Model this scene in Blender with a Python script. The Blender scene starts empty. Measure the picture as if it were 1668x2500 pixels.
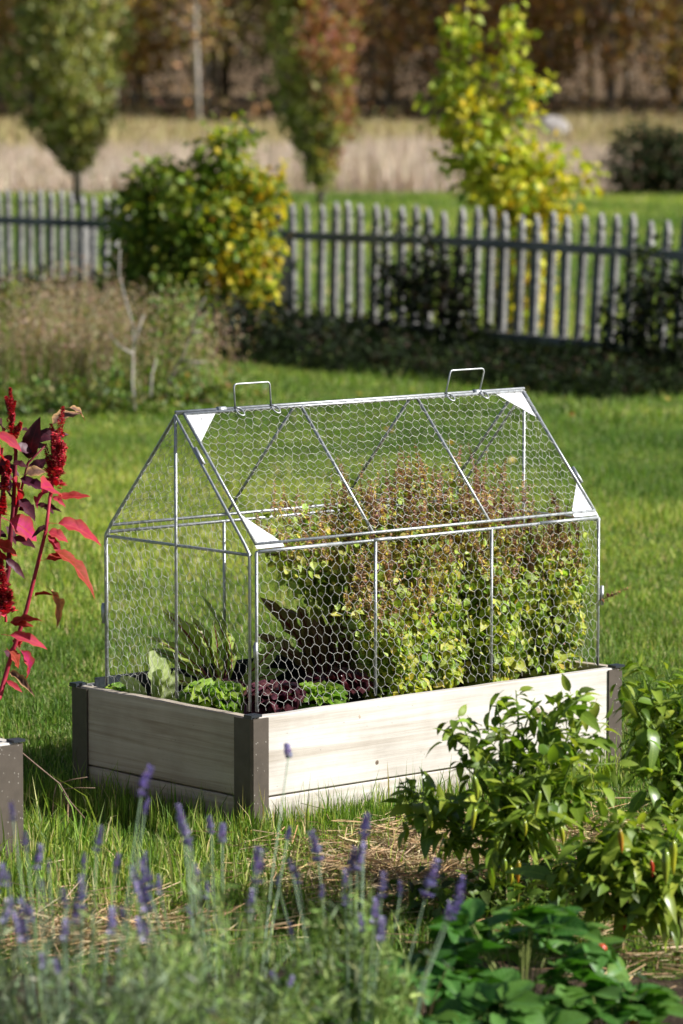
import bpy, math
import numpy as np
from mathutils import Vector, Matrix, Quaternion

rng = np.random.default_rng(7)
SC = bpy.context.scene
COL = SC.collection
pi = math.pi

# ------------------------------------------------------------------ camera, sky, sun, exposure
F = 9375.0                       # focal length in pixels of the 1668 x 2500 photograph (135 mm)
PITCH = 0.106
CAM = np.array([0.2189, -9.4031, 1.791])
YAW = 0.7245                     # heading of the raised bed's long axis

cam = bpy.data.cameras.new('camera')
cam.sensor_fit = 'VERTICAL'
cam.sensor_height = 36.0
cam.lens = 135.0
cam.clip_start = 0.1
cam.clip_end = 2000.0
cam.dof.use_dof = True
cam.dof.focus_distance = 9.75
cam.dof.aperture_fstop = 5.0
camo = bpy.data.objects.new('camera', cam)
camo.location = CAM
camo.rotation_euler = (pi / 2 - PITCH, 0, 0)
COL.objects.link(camo)
SC.camera = camo

SUN_EL = math.radians(33)
SUN_AZ = math.radians(97)        # clockwise from +Y: the sun stands to the right
sun_dir = Vector((math.sin(SUN_AZ) * math.cos(SUN_EL), math.cos(SUN_AZ) * math.cos(SUN_EL), math.sin(SUN_EL)))
world = bpy.data.worlds.new('World')
SC.world = world
world.use_nodes = True
wn = world.node_tree.nodes
bg = wn['Background']
sky = wn.new('ShaderNodeTexSky')
sky.sky_type = 'NISHITA'
sky.sun_disc = False
sky.sun_elevation = SUN_EL
sky.sun_rotation = SUN_AZ
sky.air_density = 1.0
sky.dust_density = 2.0
sky.ozone_density = 0.4
world.node_tree.links.new(sky.outputs[0], bg.inputs[0])
bg.inputs[1].default_value = 0.05

sl = bpy.data.lights.new('sun', 'SUN')
sl.energy = 5.0
sl.angle = math.radians(0.53)
sl.color = (1.0, 0.98, 0.945)
so = bpy.data.objects.new('sun', sl)
so.rotation_euler = sun_dir.to_track_quat('Z', 'Y').to_euler()
so.location = (20, 0, 20)
COL.objects.link(so)

SC.view_settings.view_transform = 'Standard'
SC.view_settings.look = 'None'
SC.view_settings.gamma = 1.0
SC.view_settings.exposure = 0.7
SC.view_settings.use_curve_mapping = False
SC.render.engine = 'CYCLES'
SC.cycles.max_bounces = 8
SC.cycles.transparent_max_bounces = 8
SC.cycles.diffuse_bounces = 4
SC.cycles.transmission_bounces = 5
SC.cycles.caustics_reflective = False
SC.cycles.caustics_refractive = False

# ------------------------------------------------------------------ where a point of the photograph lies in the place
FW = np.array([0, math.cos(PITCH), -math.sin(PITCH)])
RT = np.array([1.0, 0, 0])
UP = np.cross(RT, FW)
AX = np.array([math.cos(YAW), math.sin(YAW), 0])     # long axis of the bed
BX = np.array([-math.sin(YAW), math.cos(YAW), 0])    # short axis of the bed

def ray(x, y): return FW + RT * (x - 834) / F - UP * (y - 1250) / F
def at_z(x, y, z=0.0):
    d = ray(x, y); return CAM + d * (z - CAM[2]) / d[2]
def at_y(x, y, Y):
    d = ray(x, y); return CAM + d * (Y - CAM[1]) / d[1]
def bedpt(l, m, z): return AX * l + BX * m + np.array([0, 0, z])

# ------------------------------------------------------------------ mesh building
class MB:
    """collects vertices, faces, a colour per vertex and a leaf coordinate per vertex"""
    def __init__(s): s.V = []; s.Q = []; s.T = []; s.C = []; s.U = []; s.n = 0
    def add(s, V, Q=None, T=None, col=(1, 1, 1), uv=None):
        V = np.asarray(V, float).reshape(-1, 3); k = len(V)
        if Q is not None and len(Q): s.Q.append(np.asarray(Q, np.int64).reshape(-1, 4) + s.n)
        if T is not None and len(T): s.T.append(np.asarray(T, np.int64).reshape(-1, 3) + s.n)
        c = np.asarray(col, float)
        s.C.append(np.broadcast_to(c, (k, 3)) if c.ndim == 1 else c)
        s.U.append(np.zeros((k, 2)) if uv is None else np.asarray(uv, float).reshape(-1, 2))
        s.V.append(V); s.n += k
        return s
    def mesh(s, name, smooth=False):
        V = np.concatenate(s.V); C = np.concatenate(s.C); U = np.concatenate(s.U)
        Q = np.concatenate(s.Q) if s.Q else np.zeros((0, 4), np.int64)
        T = np.concatenate(s.T) if s.T else np.zeros((0, 3), np.int64)
        me = bpy.data.meshes.new(name)
        me.vertices.add(len(V)); me.vertices.foreach_set('co', V.astype(np.float32).ravel())
        li = np.concatenate([Q.ravel(), T.ravel()]).astype(np.int32)
        me.loops.add(len(li)); me.loops.foreach_set('vertex_index', li)
        nf = len(Q) + len(T)
        me.polygons.add(nf)
        st = np.concatenate([np.arange(len(Q)) * 4, len(Q) * 4 + np.arange(len(T)) * 3]).astype(np.int32)
        me.polygons.foreach_set('loop_start', st)
        me.polygons.foreach_set('use_smooth', np.full(nf, smooth, dtype=bool))
        me.update(calc_edges=True)
        a = me.color_attributes.new('col', 'FLOAT_COLOR', 'POINT')
        a.data.foreach_set('color', np.concatenate([C, np.ones((len(C), 1))], 1).astype(np.float32).ravel())
        b = me.attributes.new('luv', 'FLOAT2', 'POINT')
        b.data.foreach_set('vector', U.astype(np.float32).ravel())
        return me

def box(mb, lo, hi, col=(1, 1, 1)):
    x0, y0, z0 = lo; x1, y1, z1 = hi
    V = [(x0, y0, z0), (x1, y0, z0), (x1, y1, z0), (x0, y1, z0), (x0, y0, z1), (x1, y0, z1), (x1, y1, z1), (x0, y1, z1)]
    return mb.add(V, [(0, 3, 2, 1), (4, 5, 6, 7), (0, 1, 5, 4), (1, 2, 6, 5), (2, 3, 7, 6), (3, 0, 4, 7)], col=col)

def prism(mb, poly, axis_o, ex, ey, ez, depth, col=(1, 1, 1)):
    """a flat outline poly (in ex, ey) pushed out along ez by depth"""
    o, ex, ey, ez = map(lambda q: np.asarray(q, float), (axis_o, ex, ey, ez))
    n = len(poly)
    P = np.array([o + ex * u + ey * v for u, v in poly])
    V = np.concatenate([P, P + ez * depth])
    c = np.array([P.mean(0), P.mean(0) + ez * depth])
    V = np.concatenate([V, c])
    Q = [(i, (i + 1) % n, n + (i + 1) % n, n + i) for i in range(n)]
    T = [((i + 1) % n, i, 2 * n) for i in range(n)] + [(n + i, n + (i + 1) % n, 2 * n + 1) for i in range(n)]
    return mb.add(V, Q, T, col=col)

def tube(mb, path, r, sides=6, col=(1, 1, 1), closed=False, cap=True):
    P = np.asarray(path, float); n = len(P)
    r = np.broadcast_to(np.asarray(r, float), (n,))
    if closed: t = np.roll(P, -1, 0) - np.roll(P, 1, 0)
    else: t = np.gradient(P, axis=0)
    t /= np.linalg.norm(t, axis=1)[:, None] + 1e-12
    u = np.cross(t[0], (0, 0, 1.0) if abs(t[0][2]) < 0.9 else (1.0, 0, 0)); u /= np.linalg.norm(u)
    rings = []
    for i in range(n):
        u = u - t[i] * (u @ t[i]); u /= np.linalg.norm(u) + 1e-12
        w = np.cross(t[i], u)
        a = np.arange(sides) * 2 * pi / sides
        rings.append(P[i] + r[i] * (np.cos(a)[:, None] * u + np.sin(a)[:, None] * w))
    V = np.concatenate(rings)
    Q = []
    for i in range(n if closed else n - 1):
        j = (i + 1) % n
        for k in range(sides):
            l = (k + 1) % sides
            Q.append((i * sides + k, i * sides + l, j * sides + l, j * sides + k))
    T = []
    if cap and not closed:
        V = np.concatenate([V, P[:1], P[-1:]]); a0 = n * sides; b = (n - 1) * sides
        for k in range(sides):
            l = (k + 1) % sides
            T += [(l, k, a0), (b + k, b + l, a0 + 1)]
    return mb.add(V, Q, T, col=col)

def segs(mb, A, B, r, sides=3, col=(1, 1, 1)):
    """many straight thin wires at once"""
    A = np.asarray(A, float); B = np.asarray(B, float)
    t = B - A; t /= np.linalg.norm(t, axis=1)[:, None] + 1e-12
    h = np.where(np.abs(t[:, 2:3]) < 0.9, np.array([[0, 0, 1.0]]), np.array([[1.0, 0, 0]]))
    u = np.cross(t, h); u /= np.linalg.norm(u, axis=1)[:, None]
    w = np.cross(t, u)
    r = np.broadcast_to(np.asarray(r, float), (len(A),))[:, None]
    ring = []
    for E in (A, B):
        for k in range(sides):
            a = 2 * pi * k / sides
            ring.append(E + r * (math.cos(a) * u + math.sin(a) * w))
    V = np.stack(ring, 1).reshape(-1, 3)
    base = np.arange(len(A))[:, None] * 2 * sides
    Q = np.concatenate([base + np.array([[k, (k + 1) % sides, sides + (k + 1) % sides, sides + k]]) for k in range(sides)])
    c = np.asarray(col, float)
    if c.ndim == 2: c = np.repeat(c, 2 * sides, 0)
    return mb.add(V, Q, col=c)

def unit(v):
    v = np.asarray(v, float); return v / (np.linalg.norm(v, axis=-1, keepdims=True) + 1e-12)

# leaf templates: length along +Y from the stalk, upper face +Z ----------------------------------
def leaf_tpl(n=5, width=0.4, peak=0.4, fold=0.12, droop=0.25, stalk=0.12, tip=1.0, wav=0.0, wn=3, twist=0.0, blunt=0.0):
    V = []; U = []
    for i in range(n + 1):
        t = i / n
        y = stalk + (1 - stalk) * t
        if t <= 0: w = 0.02
        else:
            s = t ** (math.log(0.5) / math.log(peak))
            w = max(math.sin(pi * min(s, 1)), 0) ** (0.8 if blunt == 0 else 0.5) * width * 0.5
            if i == n: w = blunt * width * 0.5 + 0.004
        z0 = -droop * t * t
        for sgn in (-1, 0, 1):
            zz = z0 + (abs(sgn) * w * fold * 2) + wav * abs(sgn) * math.sin(wn * 2 * pi * t + sgn * 0.8) * w
            x = sgn * w; a = twist * t
            V.append((x * math.cos(a), y, zz + x * math.sin(a))); U.append((sgn, t))
    Q = []
    for i in range(n):
        for k in (0, 1):
            a = i * 3 + k
            Q.append((a, a + 1, a + 4, a + 3))
    V = [(-0.012, 0, 0), (0.012, 0, 0)] + V; U = [(0, 0), (0, 0)] + U
    Q = [tuple(q + 2 for q in f) for f in Q] + [(0, 1, 3 + 1, 3)]
    return np.array(V), np.array(Q), np.array(U)

QUADLEAF = (np.array([(-0.0, 0, 0), (-0.3, 0.45, 0.06), (0, 1, -0.1), (0.3, 0.45, 0.06)]), np.array([(0, 3, 2, 1)]), np.array([(0, 0), (-1, .5), (0, 1), (1, .5)]))

def scatter(mb, tpl, P, D, N, S, col):
    """lays many leaves at once: base points P, directions D, upper side N, sizes S, colours col"""
    TV, TQ, TU = tpl
    P = np.asarray(P, float); k = len(P)
    if k == 0: return mb
    D = unit(D); N = np.asarray(N, float)
    X = unit(np.cross(D, N)); Nz = np.cross(X, D)
    S = np.broadcast_to(np.asarray(S, float), (k,))[:, None, None]
    V = P[:, None, :] + S * (TV[None, :, 0:1] * X[:, None, :] + TV[None, :, 1:2] * D[:, None, :] + TV[None, :, 2:3] * Nz[:, None, :])
    m = len(TV)
    Qs = (np.arange(k)[:, None, None] * m + TQ[None]).reshape(-1, 4)
    c = np.asarray(col, float)
    c = np.broadcast_to(c, (k, 3)) if c.ndim == 1 else c
    return mb.add(V.reshape(-1, 3), Qs, col=np.repeat(c, m, 0), uv=np.tile(TU, (k, 1)))

def mixcol(n, cols, probs, jit=0.15):
    cols = np.array(cols, float); i = rng.choice(len(cols), n, p=np.array(probs) / np.sum(probs))
    c = cols[i] * (1 + rng.normal(0, jit, (n, 1))) * (1 + rng.normal(0, jit * 0.35, (n, 3)))
    return np.clip(c, 0.003, 0.9)

def wob(x, y, s, seed=0):
    """smooth random field, about -1..1"""
    r = np.random.default_rng(seed); o = np.zeros_like(x, dtype=float)
    for k in range(7):
        a = r.uniform(0, 2 * pi); f = s * r.uniform(0.5, 1.9)
        o = o + np.sin(f * (math.cos(a) * x + math.sin(a) * y) + r.uniform(0, 6.3))
    return o / 3.2

# ------------------------------------------------------------------ objects
def obj(name, data, mat=None, parent=None, loc=None):
    o = bpy.data.objects.new(name, data); COL.objects.link(o)
    if mat is not None and data is not None:
        if not data.materials: data.materials.append(mat)
        elif data.materials[0] != mat:
            o.material_slots[0].link = 'OBJECT'; o.material_slots[0].material = mat
    if parent is not None: o.parent = parent
    if loc is not None: o.location = loc
    return o
def thing(name, label, cat, loc=(0, 0, 0), rz=0.0, group=None):
    o = bpy.data.objects.new(name, None); COL.objects.link(o)
    o.empty_display_size = 0.1
    o.location = loc; o.rotation_euler = (0, 0, rz)
    return tag(o, label, cat, group)
def tag(o, label, cat, group=None):
    o['label'] = label; o['category'] = cat
    if group: o['group'] = group
    return o
def struct(name, me, mat): o = obj(name, me, mat); o['kind'] = 'structure'; return o
def stuff(name, me, mat, parent=None, label=None, cat=None):
    o = obj(name, me, mat, parent); o['kind'] = 'stuff'
    if label: o['label'] = label
    if cat: o['category'] = cat
    return o
def dup(o, parent=None):
    c = o.copy(); COL.objects.link(c)
    if parent is not None: c.parent = parent
    for ch in list(o.children): dup(ch, c)
    return c
def aim(o, P, D, N, s=1.0):
    """stands a leaf object at P, pointing along D with its upper side towards N"""
    D = unit(D); X = unit(np.cross(D, N)); Z = np.cross(X, D)
    M = Matrix(((X[0], D[0], Z[0]), (X[1], D[1], Z[1]), (X[2], D[2], Z[2])))
    o.location = P; o.rotation_mode = 'QUATERNION'; o.rotation_quaternion = M.to_quaternion()
    o.scale = (s, s, s) if np.isscalar(s) else s
    return o

# ------------------------------------------------------------------ materials
def newmat(name):
    m = bpy.data.materials.new(name); m.use_nodes = True
    nt = m.node_tree; b = nt.nodes['Principled BSDF']
    return m, nt, b
def N_(nt, t, **k):
    n = nt.nodes.new(t)
    for a, v in k.items(): setattr(n, a, v)
    return n
def noise(nt, scale, detail=4, rough=0.6, vec=None, dist=0.0):
    n = N_(nt, 'ShaderNodeTexNoise'); n.inputs['Scale'].default_value = scale
    n.inputs['Detail'].default_value = detail; n.inputs['Roughness'].default_value = rough; n.inputs['Distortion'].default_value = dist
    if vec is not None: nt.links.new(vec, n.inputs['Vector'])
    return n
def ramp(nt, fac, stops):
    r = N_(nt, 'ShaderNodeValToRGB'); e = r.color_ramp.elements
    while len(e) < len(stops): e.new(0.5)
    for i, (p, c) in enumerate(stops): e[i].position = p; e[i].color = (*c, 1) if len(c) == 3 else c
    nt.links.new(fac, r.inputs[0]); return r
def mixrgb(nt, a, b, fac, mode='MIX'):
    m = N_(nt, 'ShaderNodeMix', data_type='RGBA', blend_type=mode)
    for s, v in ((0, fac), (6, a), (7, b)):
        if isinstance(v, (int, float)): m.inputs[s].default_value = v
        elif isinstance(v, tuple): m.inputs[s].default_value = (*v, 1)
        else: nt.links.new(v, m.inputs[s])
    return m.outputs[2]
def bump(nt, b, h, strength=0.3, dist=0.002):
    n = N_(nt, 'ShaderNodeBump'); n.inputs['Strength'].default_value = strength; n.inputs['Distance'].default_value = dist
    nt.links.new(h, n.inputs['Height']); nt.links.new(n.outputs[0], b.inputs['Normal'])

def leafmat(name, rough=0.5, trans=0.35, tint=(1.15, 1.25, 0.6), vary=0.0, spec=0.35, mottle=0.25, scale=40, color=None, vein=None, veinw=0.12, edge=None):
    """leaf: colour from the mesh, mottled, a share of the light let through"""
    m, nt, b = newmat(name)
    if color is None:
        at = N_(nt, 'ShaderNodeAttribute', attribute_name='col'); c = at.outputs['Color']
    else:
        rg = N_(nt, 'ShaderNodeRGB'); rg.outputs[0].default_value = (*color, 1); c = rg.outputs[0]
    tc = N_(nt, 'ShaderNodeTexCoord')
    if mottle:
        n = noise(nt, scale, 3, 0.6, tc.outputs['Object'])
        r = ramp(nt, n.outputs[0], [(0.3, (1 - mottle,) * 3), (0.7, (1 + mottle,) * 3)])
        c = mixrgb(nt, c, r.outputs[0], 1.0, 'MULTIPLY')
    if vary:
        oi = N_(nt, 'ShaderNodeObjectInfo')
        hs = N_(nt, 'ShaderNodeHueSaturation')
        mr = N_(nt, 'ShaderNodeMapRange'); mr.inputs[3].default_value = 0.5 - 0.06 * vary; mr.inputs[4].default_value = 0.5 + 0.03 * vary
        mv = N_(nt, 'ShaderNodeMapRange'); mv.inputs[3].default_value = 1 + 0.5 * vary; mv.inputs[4].default_value = 1 - 0.4 * vary
        nt.links.new(oi.outputs['Random'], mr.inputs[0]); nt.links.new(oi.outputs['Random'], mv.inputs[0])
        nt.links.new(mr.outputs[0], hs.inputs['Hue']); nt.links.new(mv.outputs[0], hs.inputs['Value'])
        nt.links.new(c, hs.inputs['Color']); c = hs.outputs[0]
    if vein is not None or edge is not None:
        at2 = N_(nt, 'ShaderNodeAttribute', attribute_name='luv')
        sp = N_(nt, 'ShaderNodeSeparateXYZ'); nt.links.new(at2.outputs['Vector'], sp.inputs[0])
        ab = N_(nt, 'ShaderNodeMath', operation='ABSOLUTE'); nt.links.new(sp.outputs[0], ab.inputs[0])
    if edge is not None:
        n3 = noise(nt, 25, 2, 0.6, tc.outputs['Object'])
        ad = N_(nt, 'ShaderNodeMath', operation='ADD'); nt.links.new(ab.outputs[0], ad.inputs[0]); nt.links.new(n3.outputs[0], ad.inputs[1])
        rr = ramp(nt, ad.outputs[0], [(0.0, (0, 0, 0)), (0.6, (0, 0, 0)), (1.0, (1, 1, 1))])
        mm = N_(nt, 'ShaderNodeMath', operation='MULTIPLY'); nt.links.new(ad.outputs[0], mm.inputs[0]); mm.inputs[1].default_value = 0.68
        nt.links.new(mm.outputs[0], rr.inputs[0])
        c = mixrgb(nt, c, edge, rr.outputs[0])
    if vein is not None:
        # midrib and slanting side veins
        k = N_(nt, 'ShaderNodeMath', operation='MULTIPLY_ADD'); nt.links.new(ab.outputs[0], k.inputs[0]); k.inputs[1].default_value = -0.22
        nt.links.new(sp.outputs[1], k.inputs[2])
        fr = N_(nt, 'ShaderNodeMath', operation='MULTIPLY'); nt.links.new(k.outputs[0], fr.inputs[0]); fr.inputs[1].default_value = 8.0
        f2 = N_(nt, 'ShaderNodeMath', operation='FRACT'); nt.links.new(fr.outputs[0], f2.inputs[0])
        lt = N_(nt, 'ShaderNodeMath', operation='LESS_THAN'); nt.links.new(f2.outputs[0], lt.inputs[0]); lt.inputs[1].default_value = veinw
        l2 = N_(nt, 'ShaderNodeMath', operation='LESS_THAN'); nt.links.new(ab.outputs[0], l2.inputs[0]); l2.inputs[1].default_value = veinw * 1.1
        mx = N_(nt, 'ShaderNodeMath', operation='MAXIMUM'); nt.links.new(lt.outputs[0], mx.inputs[0]); nt.links.new(l2.outputs[0], mx.inputs[1])
        c = mixrgb(nt, c, vein, mx.outputs[0])
    nt.links.new(c, b.inputs['Base Color'])
    b.inputs['Roughness'].default_value = rough; b.inputs['Specular IOR Level'].default_value = spec
    if trans:
        t = N_(nt, 'ShaderNodeBsdfTranslucent')
        c2 = mixrgb(nt, c, tint, 1.0, 'MULTIPLY')
        nt.links.new(c2, t.inputs[0])
        mx = N_(nt, 'ShaderNodeMixShader'); mx.inputs[0].default_value = trans
        nt.links.new(b.outputs[0], mx.inputs[1]); nt.links.new(t.outputs[0], mx.inputs[2])
        nt.links.new(mx.outputs[0], nt.nodes['Material Output'].inputs[0])
    return m

def plain(name, color, rough=0.6, metal=0.0, spec=0.5, mottle=0.2, scale=20, bumps=0.0, bscale=60):
    m, nt, b = newmat(name)
    tc = N_(nt, 'ShaderNodeTexCoord')
    n = noise(nt, scale, 5, 0.65, tc.outputs['Object'])
    r = ramp(nt, n.outputs[0], [(0.3, tuple(x * (1 - mottle) for x in color)), (0.7, tuple(min(x * (1 + mottle), 1) for x in color))])
    nt.links.new(r.outputs[0], b.inputs['Base Color'])
    b.inputs['Roughness'].default_value = rough; b.inputs['Metallic'].default_value = metal; b.inputs['Specular IOR Level'].default_value = spec
    if bumps:
        n2 = noise(nt, bscale, 5, 0.65, tc.outputs['Object']); bump(nt, b, n2.outputs[0], bumps, 0.004)
    return m

M = {}
M['grass'] = leafmat('grass', 0.6, 0.4, (1.1, 1.2, 0.6), mottle=0)
M['straw'] = leafmat('straw', 0.7, 0.15, (1.1, 1.0, 0.8), mottle=0)
M['leaf'] = leafmat('leaf', 0.5, 0.4, (1.2, 1.2, 0.5), mottle=0.15)
M['matt_leaf'] = leafmat('matt_leaf', 0.8, 0.25, (1.1, 1.15, 0.7), mottle=0.0, spec=0.15)
M['stem'] = leafmat('stem', 0.6, 0.0, mottle=0.2, scale=60)
M['herb_leaf'] = leafmat('herb_leaf', 0.5, 0.45, (1.2, 1.15, 0.5), vary=0.9, mottle=0.25, scale=3.0, color=(0.36, 0.46, 0.08), vein=(0.47, 0.55, 0.16), veinw=0.08)
M['pepper_leaf'] = leafmat('pepper_leaf', 0.34, 0.33, (1.3, 1.5, 0.5), vary=0.7, mottle=0.15, scale=3.0, color=(0.16, 0.25, 0.028), spec=0.5, vein=(0.22, 0.32, 0.05), veinw=0.06)
M['pepper_young_leaf'] = leafmat('pepper_young_leaf', 0.4, 0.4, (1.3, 1.4, 0.5), vary=0.5, mottle=0.15, scale=3.0, color=(0.28, 0.37, 0.05))
M['berry_leaf'] = leafmat('berry_leaf', 0.45, 0.25, (1.1, 1.5, 0.5), vary=0.5, mottle=0.2, scale=3.0, color=(0.065, 0.17, 0.026), vein=(0.10, 0.22, 0.05), veinw=0.12)
M['chard_leaf'] = leafmat('chard_leaf', 0.4, 0.45, (1.1, 1.3, 0.6), vary=0.4, mottle=0.3, scale=5, color=(0.38, 0.50, 0.10), vein=(0.22, 0.05, 0.045), veinw=0.10)
M['dark_chard_leaf'] = leafmat('dark_chard_leaf', 0.4, 0.35, (1.2, 1.0, 0.6), vary=0.5, mottle=0.35, scale=5, color=(0.27, 0.21, 0.08), vein=(0.17, 0.03, 0.035), veinw=0.12)
M['green_lettuce'] = leafmat('green_lettuce', 0.4, 0.4, (1.1, 1.3, 0.6), vary=0.4, mottle=0.25, scale=12, color=(0.27, 0.42, 0.07))
M['pale_lettuce'] = leafmat('pale_lettuce', 0.45, 0.4, (1.1, 1.2, 0.8), vary=0.3, mottle=0.25, scale=8, color=(0.42, 0.5, 0.2), vein=(0.55, 0.6, 0.36), veinw=0.14)
M['red_lettuce'] = leafmat('red_lettuce', 0.3, 0.12, (1.5, 0.6, 0.8), vary=0.5, mottle=0.4, scale=12, color=(0.085, 0.026, 0.030), spec=0.6)
M['amaranth_leaf'] = leafmat('amaranth_leaf', 0.6, 0.35, (1.5, 0.45, 0.4), vary=0.8, mottle=0.25, scale=4, spec=0.15, color=(0.37, 0.024, 0.028), vein=(0.46, 0.06, 0.06), veinw=0.07, edge=(0.42, 0.075, 0.05))
M['dark_amaranth_leaf'] = leafmat('dark_amaranth_leaf', 0.5, 0.2, (1.6, 0.4, 0.5), vary=0.6, mottle=0.3, scale=4, color=(0.060, 0.011, 0.020), vein=(0.09, 0.014, 0.024), veinw=0.07)
M['withered_leaf'] = leafmat('withered_leaf', 0.7, 0.2, (1.2, 0.8, 0.5), mottle=0.4, scale=8, color=(0.15, 0.075, 0.05), edge=(0.42, 0.25, 0.10))
M['amaranth_flower'] = leafmat('amaranth_flower', 0.8, 0.15, (1.5, 0.4, 0.4), mottle=0.0)
M['herb_flower'] = leafmat('herb_flower', 0.8, 0.25, (1.2, 1, 0.7), mottle=0.0)
M['lavender_flower'] = leafmat('lavender_flower', 0.8, 0.2, (1.0, 0.8, 1.3), mottle=0.0)
M['zinc'] = plain('zinc', (0.46, 0.48, 0.50), 0.45, 0.7, mottle=0.25, scale=60, bumps=0.15, bscale=200)
M['wire'] = plain('wire', (0.56, 0.555, 0.52), 0.45, 0.35, mottle=0.15, scale=200)
M['plate'] = plain('plate', (0.66, 0.67, 0.69), 0.45, 0.25, mottle=0.14, scale=25)
M['black_plastic'] = plain('black_plastic', (0.02, 0.025, 0.035), 0.4, 0, mottle=0.2)
M['soil'] = plain('soil', (0.035, 0.026, 0.018), 0.95, 0, 0.1, mottle=0.5, scale=30, bumps=0.8, bscale=50)
M['pepper_fruit'] = leafmat('pepper_fruit', 0.22, 0.12, (1.1, 1.1, 0.3), mottle=0.12, scale=10, spec=0.6)
M['petal'] = plain('petal', (0.8, 0.8, 0.78), 0.6, mottle=0.03)
M['rock'] = plain('rock', (0.38, 0.35, 0.33), 0.9, mottle=0.3, scale=3, bumps=0.5, bscale=6)
M['bark'] = plain('bark', (0.16, 0.14, 0.12), 0.9, mottle=0.4, scale=12, bumps=0.6, bscale=30)
M['pale_bark'] = plain('pale_bark', (0.50, 0.47, 0.43), 0.85, mottle=0.35, scale=10, bumps=0.5, bscale=30)

def woodmat(name, c0, c1, c2):
    m, nt, b = newmat(name)
    tc = N_(nt, 'ShaderNodeTexCoord')
    oi = N_(nt, 'ShaderNodeObjectInfo')
    cm = N_(nt, 'ShaderNodeVectorMath', operation='MULTIPLY_ADD')
    nt.links.new(oi.outputs['Random'], cm.inputs[0]); cm.inputs[1].default_value = (7.0, 3.0, 5.0); nt.links.new(tc.outputs['Object'], cm.inputs[2])
    def mapped(s):
        mp = N_(nt, 'ShaderNodeMapping'); mp.inputs['Scale'].default_value = s
        nt.links.new(cm.outputs[0], mp.inputs[0]); return mp.outputs[0]
    # broad figure: warped bands along the board
    n0 = noise(nt, 1.6, 2, 0.5, mapped((1.0, 1, 3.0)))
    wv = N_(nt, 'ShaderNodeTexNoise'); wv.inputs['Scale'].default_value = 1.0; wv.inputs['Detail'].default_value = 3; wv.inputs['Distortion'].default_value = 1.2
    nt.links.new(mapped((1.3, 10.0, 42.0)), wv.inputs['Vector'])
    fine = noise(nt, 1.0, 5, 0.7, mapped((9.0, 60.0, 420.0)))
    blot = noise(nt, 9.0, 4, 0.6, cm.outputs[0])
    r1 = ramp(nt, wv.outputs[0], [(0.25, c0), (0.48, c1), (0.75, c2)])
    r2 = ramp(nt, fine.outputs[0], [(0.25, (0.72,) * 3), (0.6, (1.05,) * 3)])
    r3 = ramp(nt, blot.outputs[0], [(0.3, (0.82, 0.80, 0.78)), (0.65, (1.04, 1.04, 1.04))])
    r4 = ramp(nt, n0.outputs[0], [(0.3, (0.86, 0.84, 0.82)), (0.7, (1.05, 1.05, 1.05))])
    c = mixrgb(nt, r1.outputs[0], r2.outputs[0], 0.6, 'MULTIPLY')
    c = mixrgb(nt, c, r3.outputs[0], 0.8, 'MULTIPLY')
    c = mixrgb(nt, c, r4.outputs[0], 1.0, 'MULTIPLY')
    # dark flecks
    vo = N_(nt, 'ShaderNodeTexVoronoi'); vo.inputs['Scale'].default_value = 26.0
    nt.links.new(mapped((1.0, 1.0, 1.6)), vo.inputs['Vector'])
    r5 = ramp(nt, vo.outputs['Distance'], [(0.03, (0.35, 0.33, 0.32)), (0.075, (1, 1, 1))])
    c = mixrgb(nt, c, r5.outputs[0], 0.55, 'MULTIPLY')
    # soil splashed on the boards near the ground
    ge = N_(nt, 'ShaderNodeNewGeometry'); sz = N_(nt, 'ShaderNodeSeparateXYZ'); nt.links.new(ge.outputs['Position'], sz.inputs[0])
    spn = noise(nt, 28.0, 5, 0.7, cm.outputs[0])
    ad = N_(nt, 'ShaderNodeMath', operation='MULTIPLY_ADD'); nt.links.new(spn.outputs[0], ad.inputs[0]); ad.inputs[1].default_value = -0.08; nt.links.new(sz.outputs[2], ad.inputs[2])
    rg = ramp(nt, ad.outputs[0], [(0.0, (0.6, 0.6, 0.6)), (0.03, (0, 0, 0))])
    c = mixrgb(nt, c, (0.20, 0.155, 0.11), rg.outputs[0])
    nt.links.new(c, b.inputs['Base Color'])
    b.inputs['Roughness'].default_value = 0.85; b.inputs['Specular IOR Level'].default_value = 0.15
    bump(nt, b, fine.outputs[0], 0.35, 0.0015)
    return m
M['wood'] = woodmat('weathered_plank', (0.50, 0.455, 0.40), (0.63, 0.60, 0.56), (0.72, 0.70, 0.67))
M['tan_wood'] = woodmat('tan_plank', (0.34, 0.275, 0.205), (0.50, 0.43, 0.35), (0.59, 0.53, 0.45))  # browner and darker than the long boards, used on the short ends
M['grey_wood'] = woodmat('grey_picket', (0.11, 0.115, 0.122), (0.23, 0.23, 0.23), (0.46, 0.45, 0.43))
M['knot'] = plain('knot', (0.15, 0.11, 0.08), 0.85, mottle=0.7, scale=190)
M['knot_rim'] = plain('knot_rim', (0.36, 0.29, 0.22), 0.85, mottle=0.55, scale=150)

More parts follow.
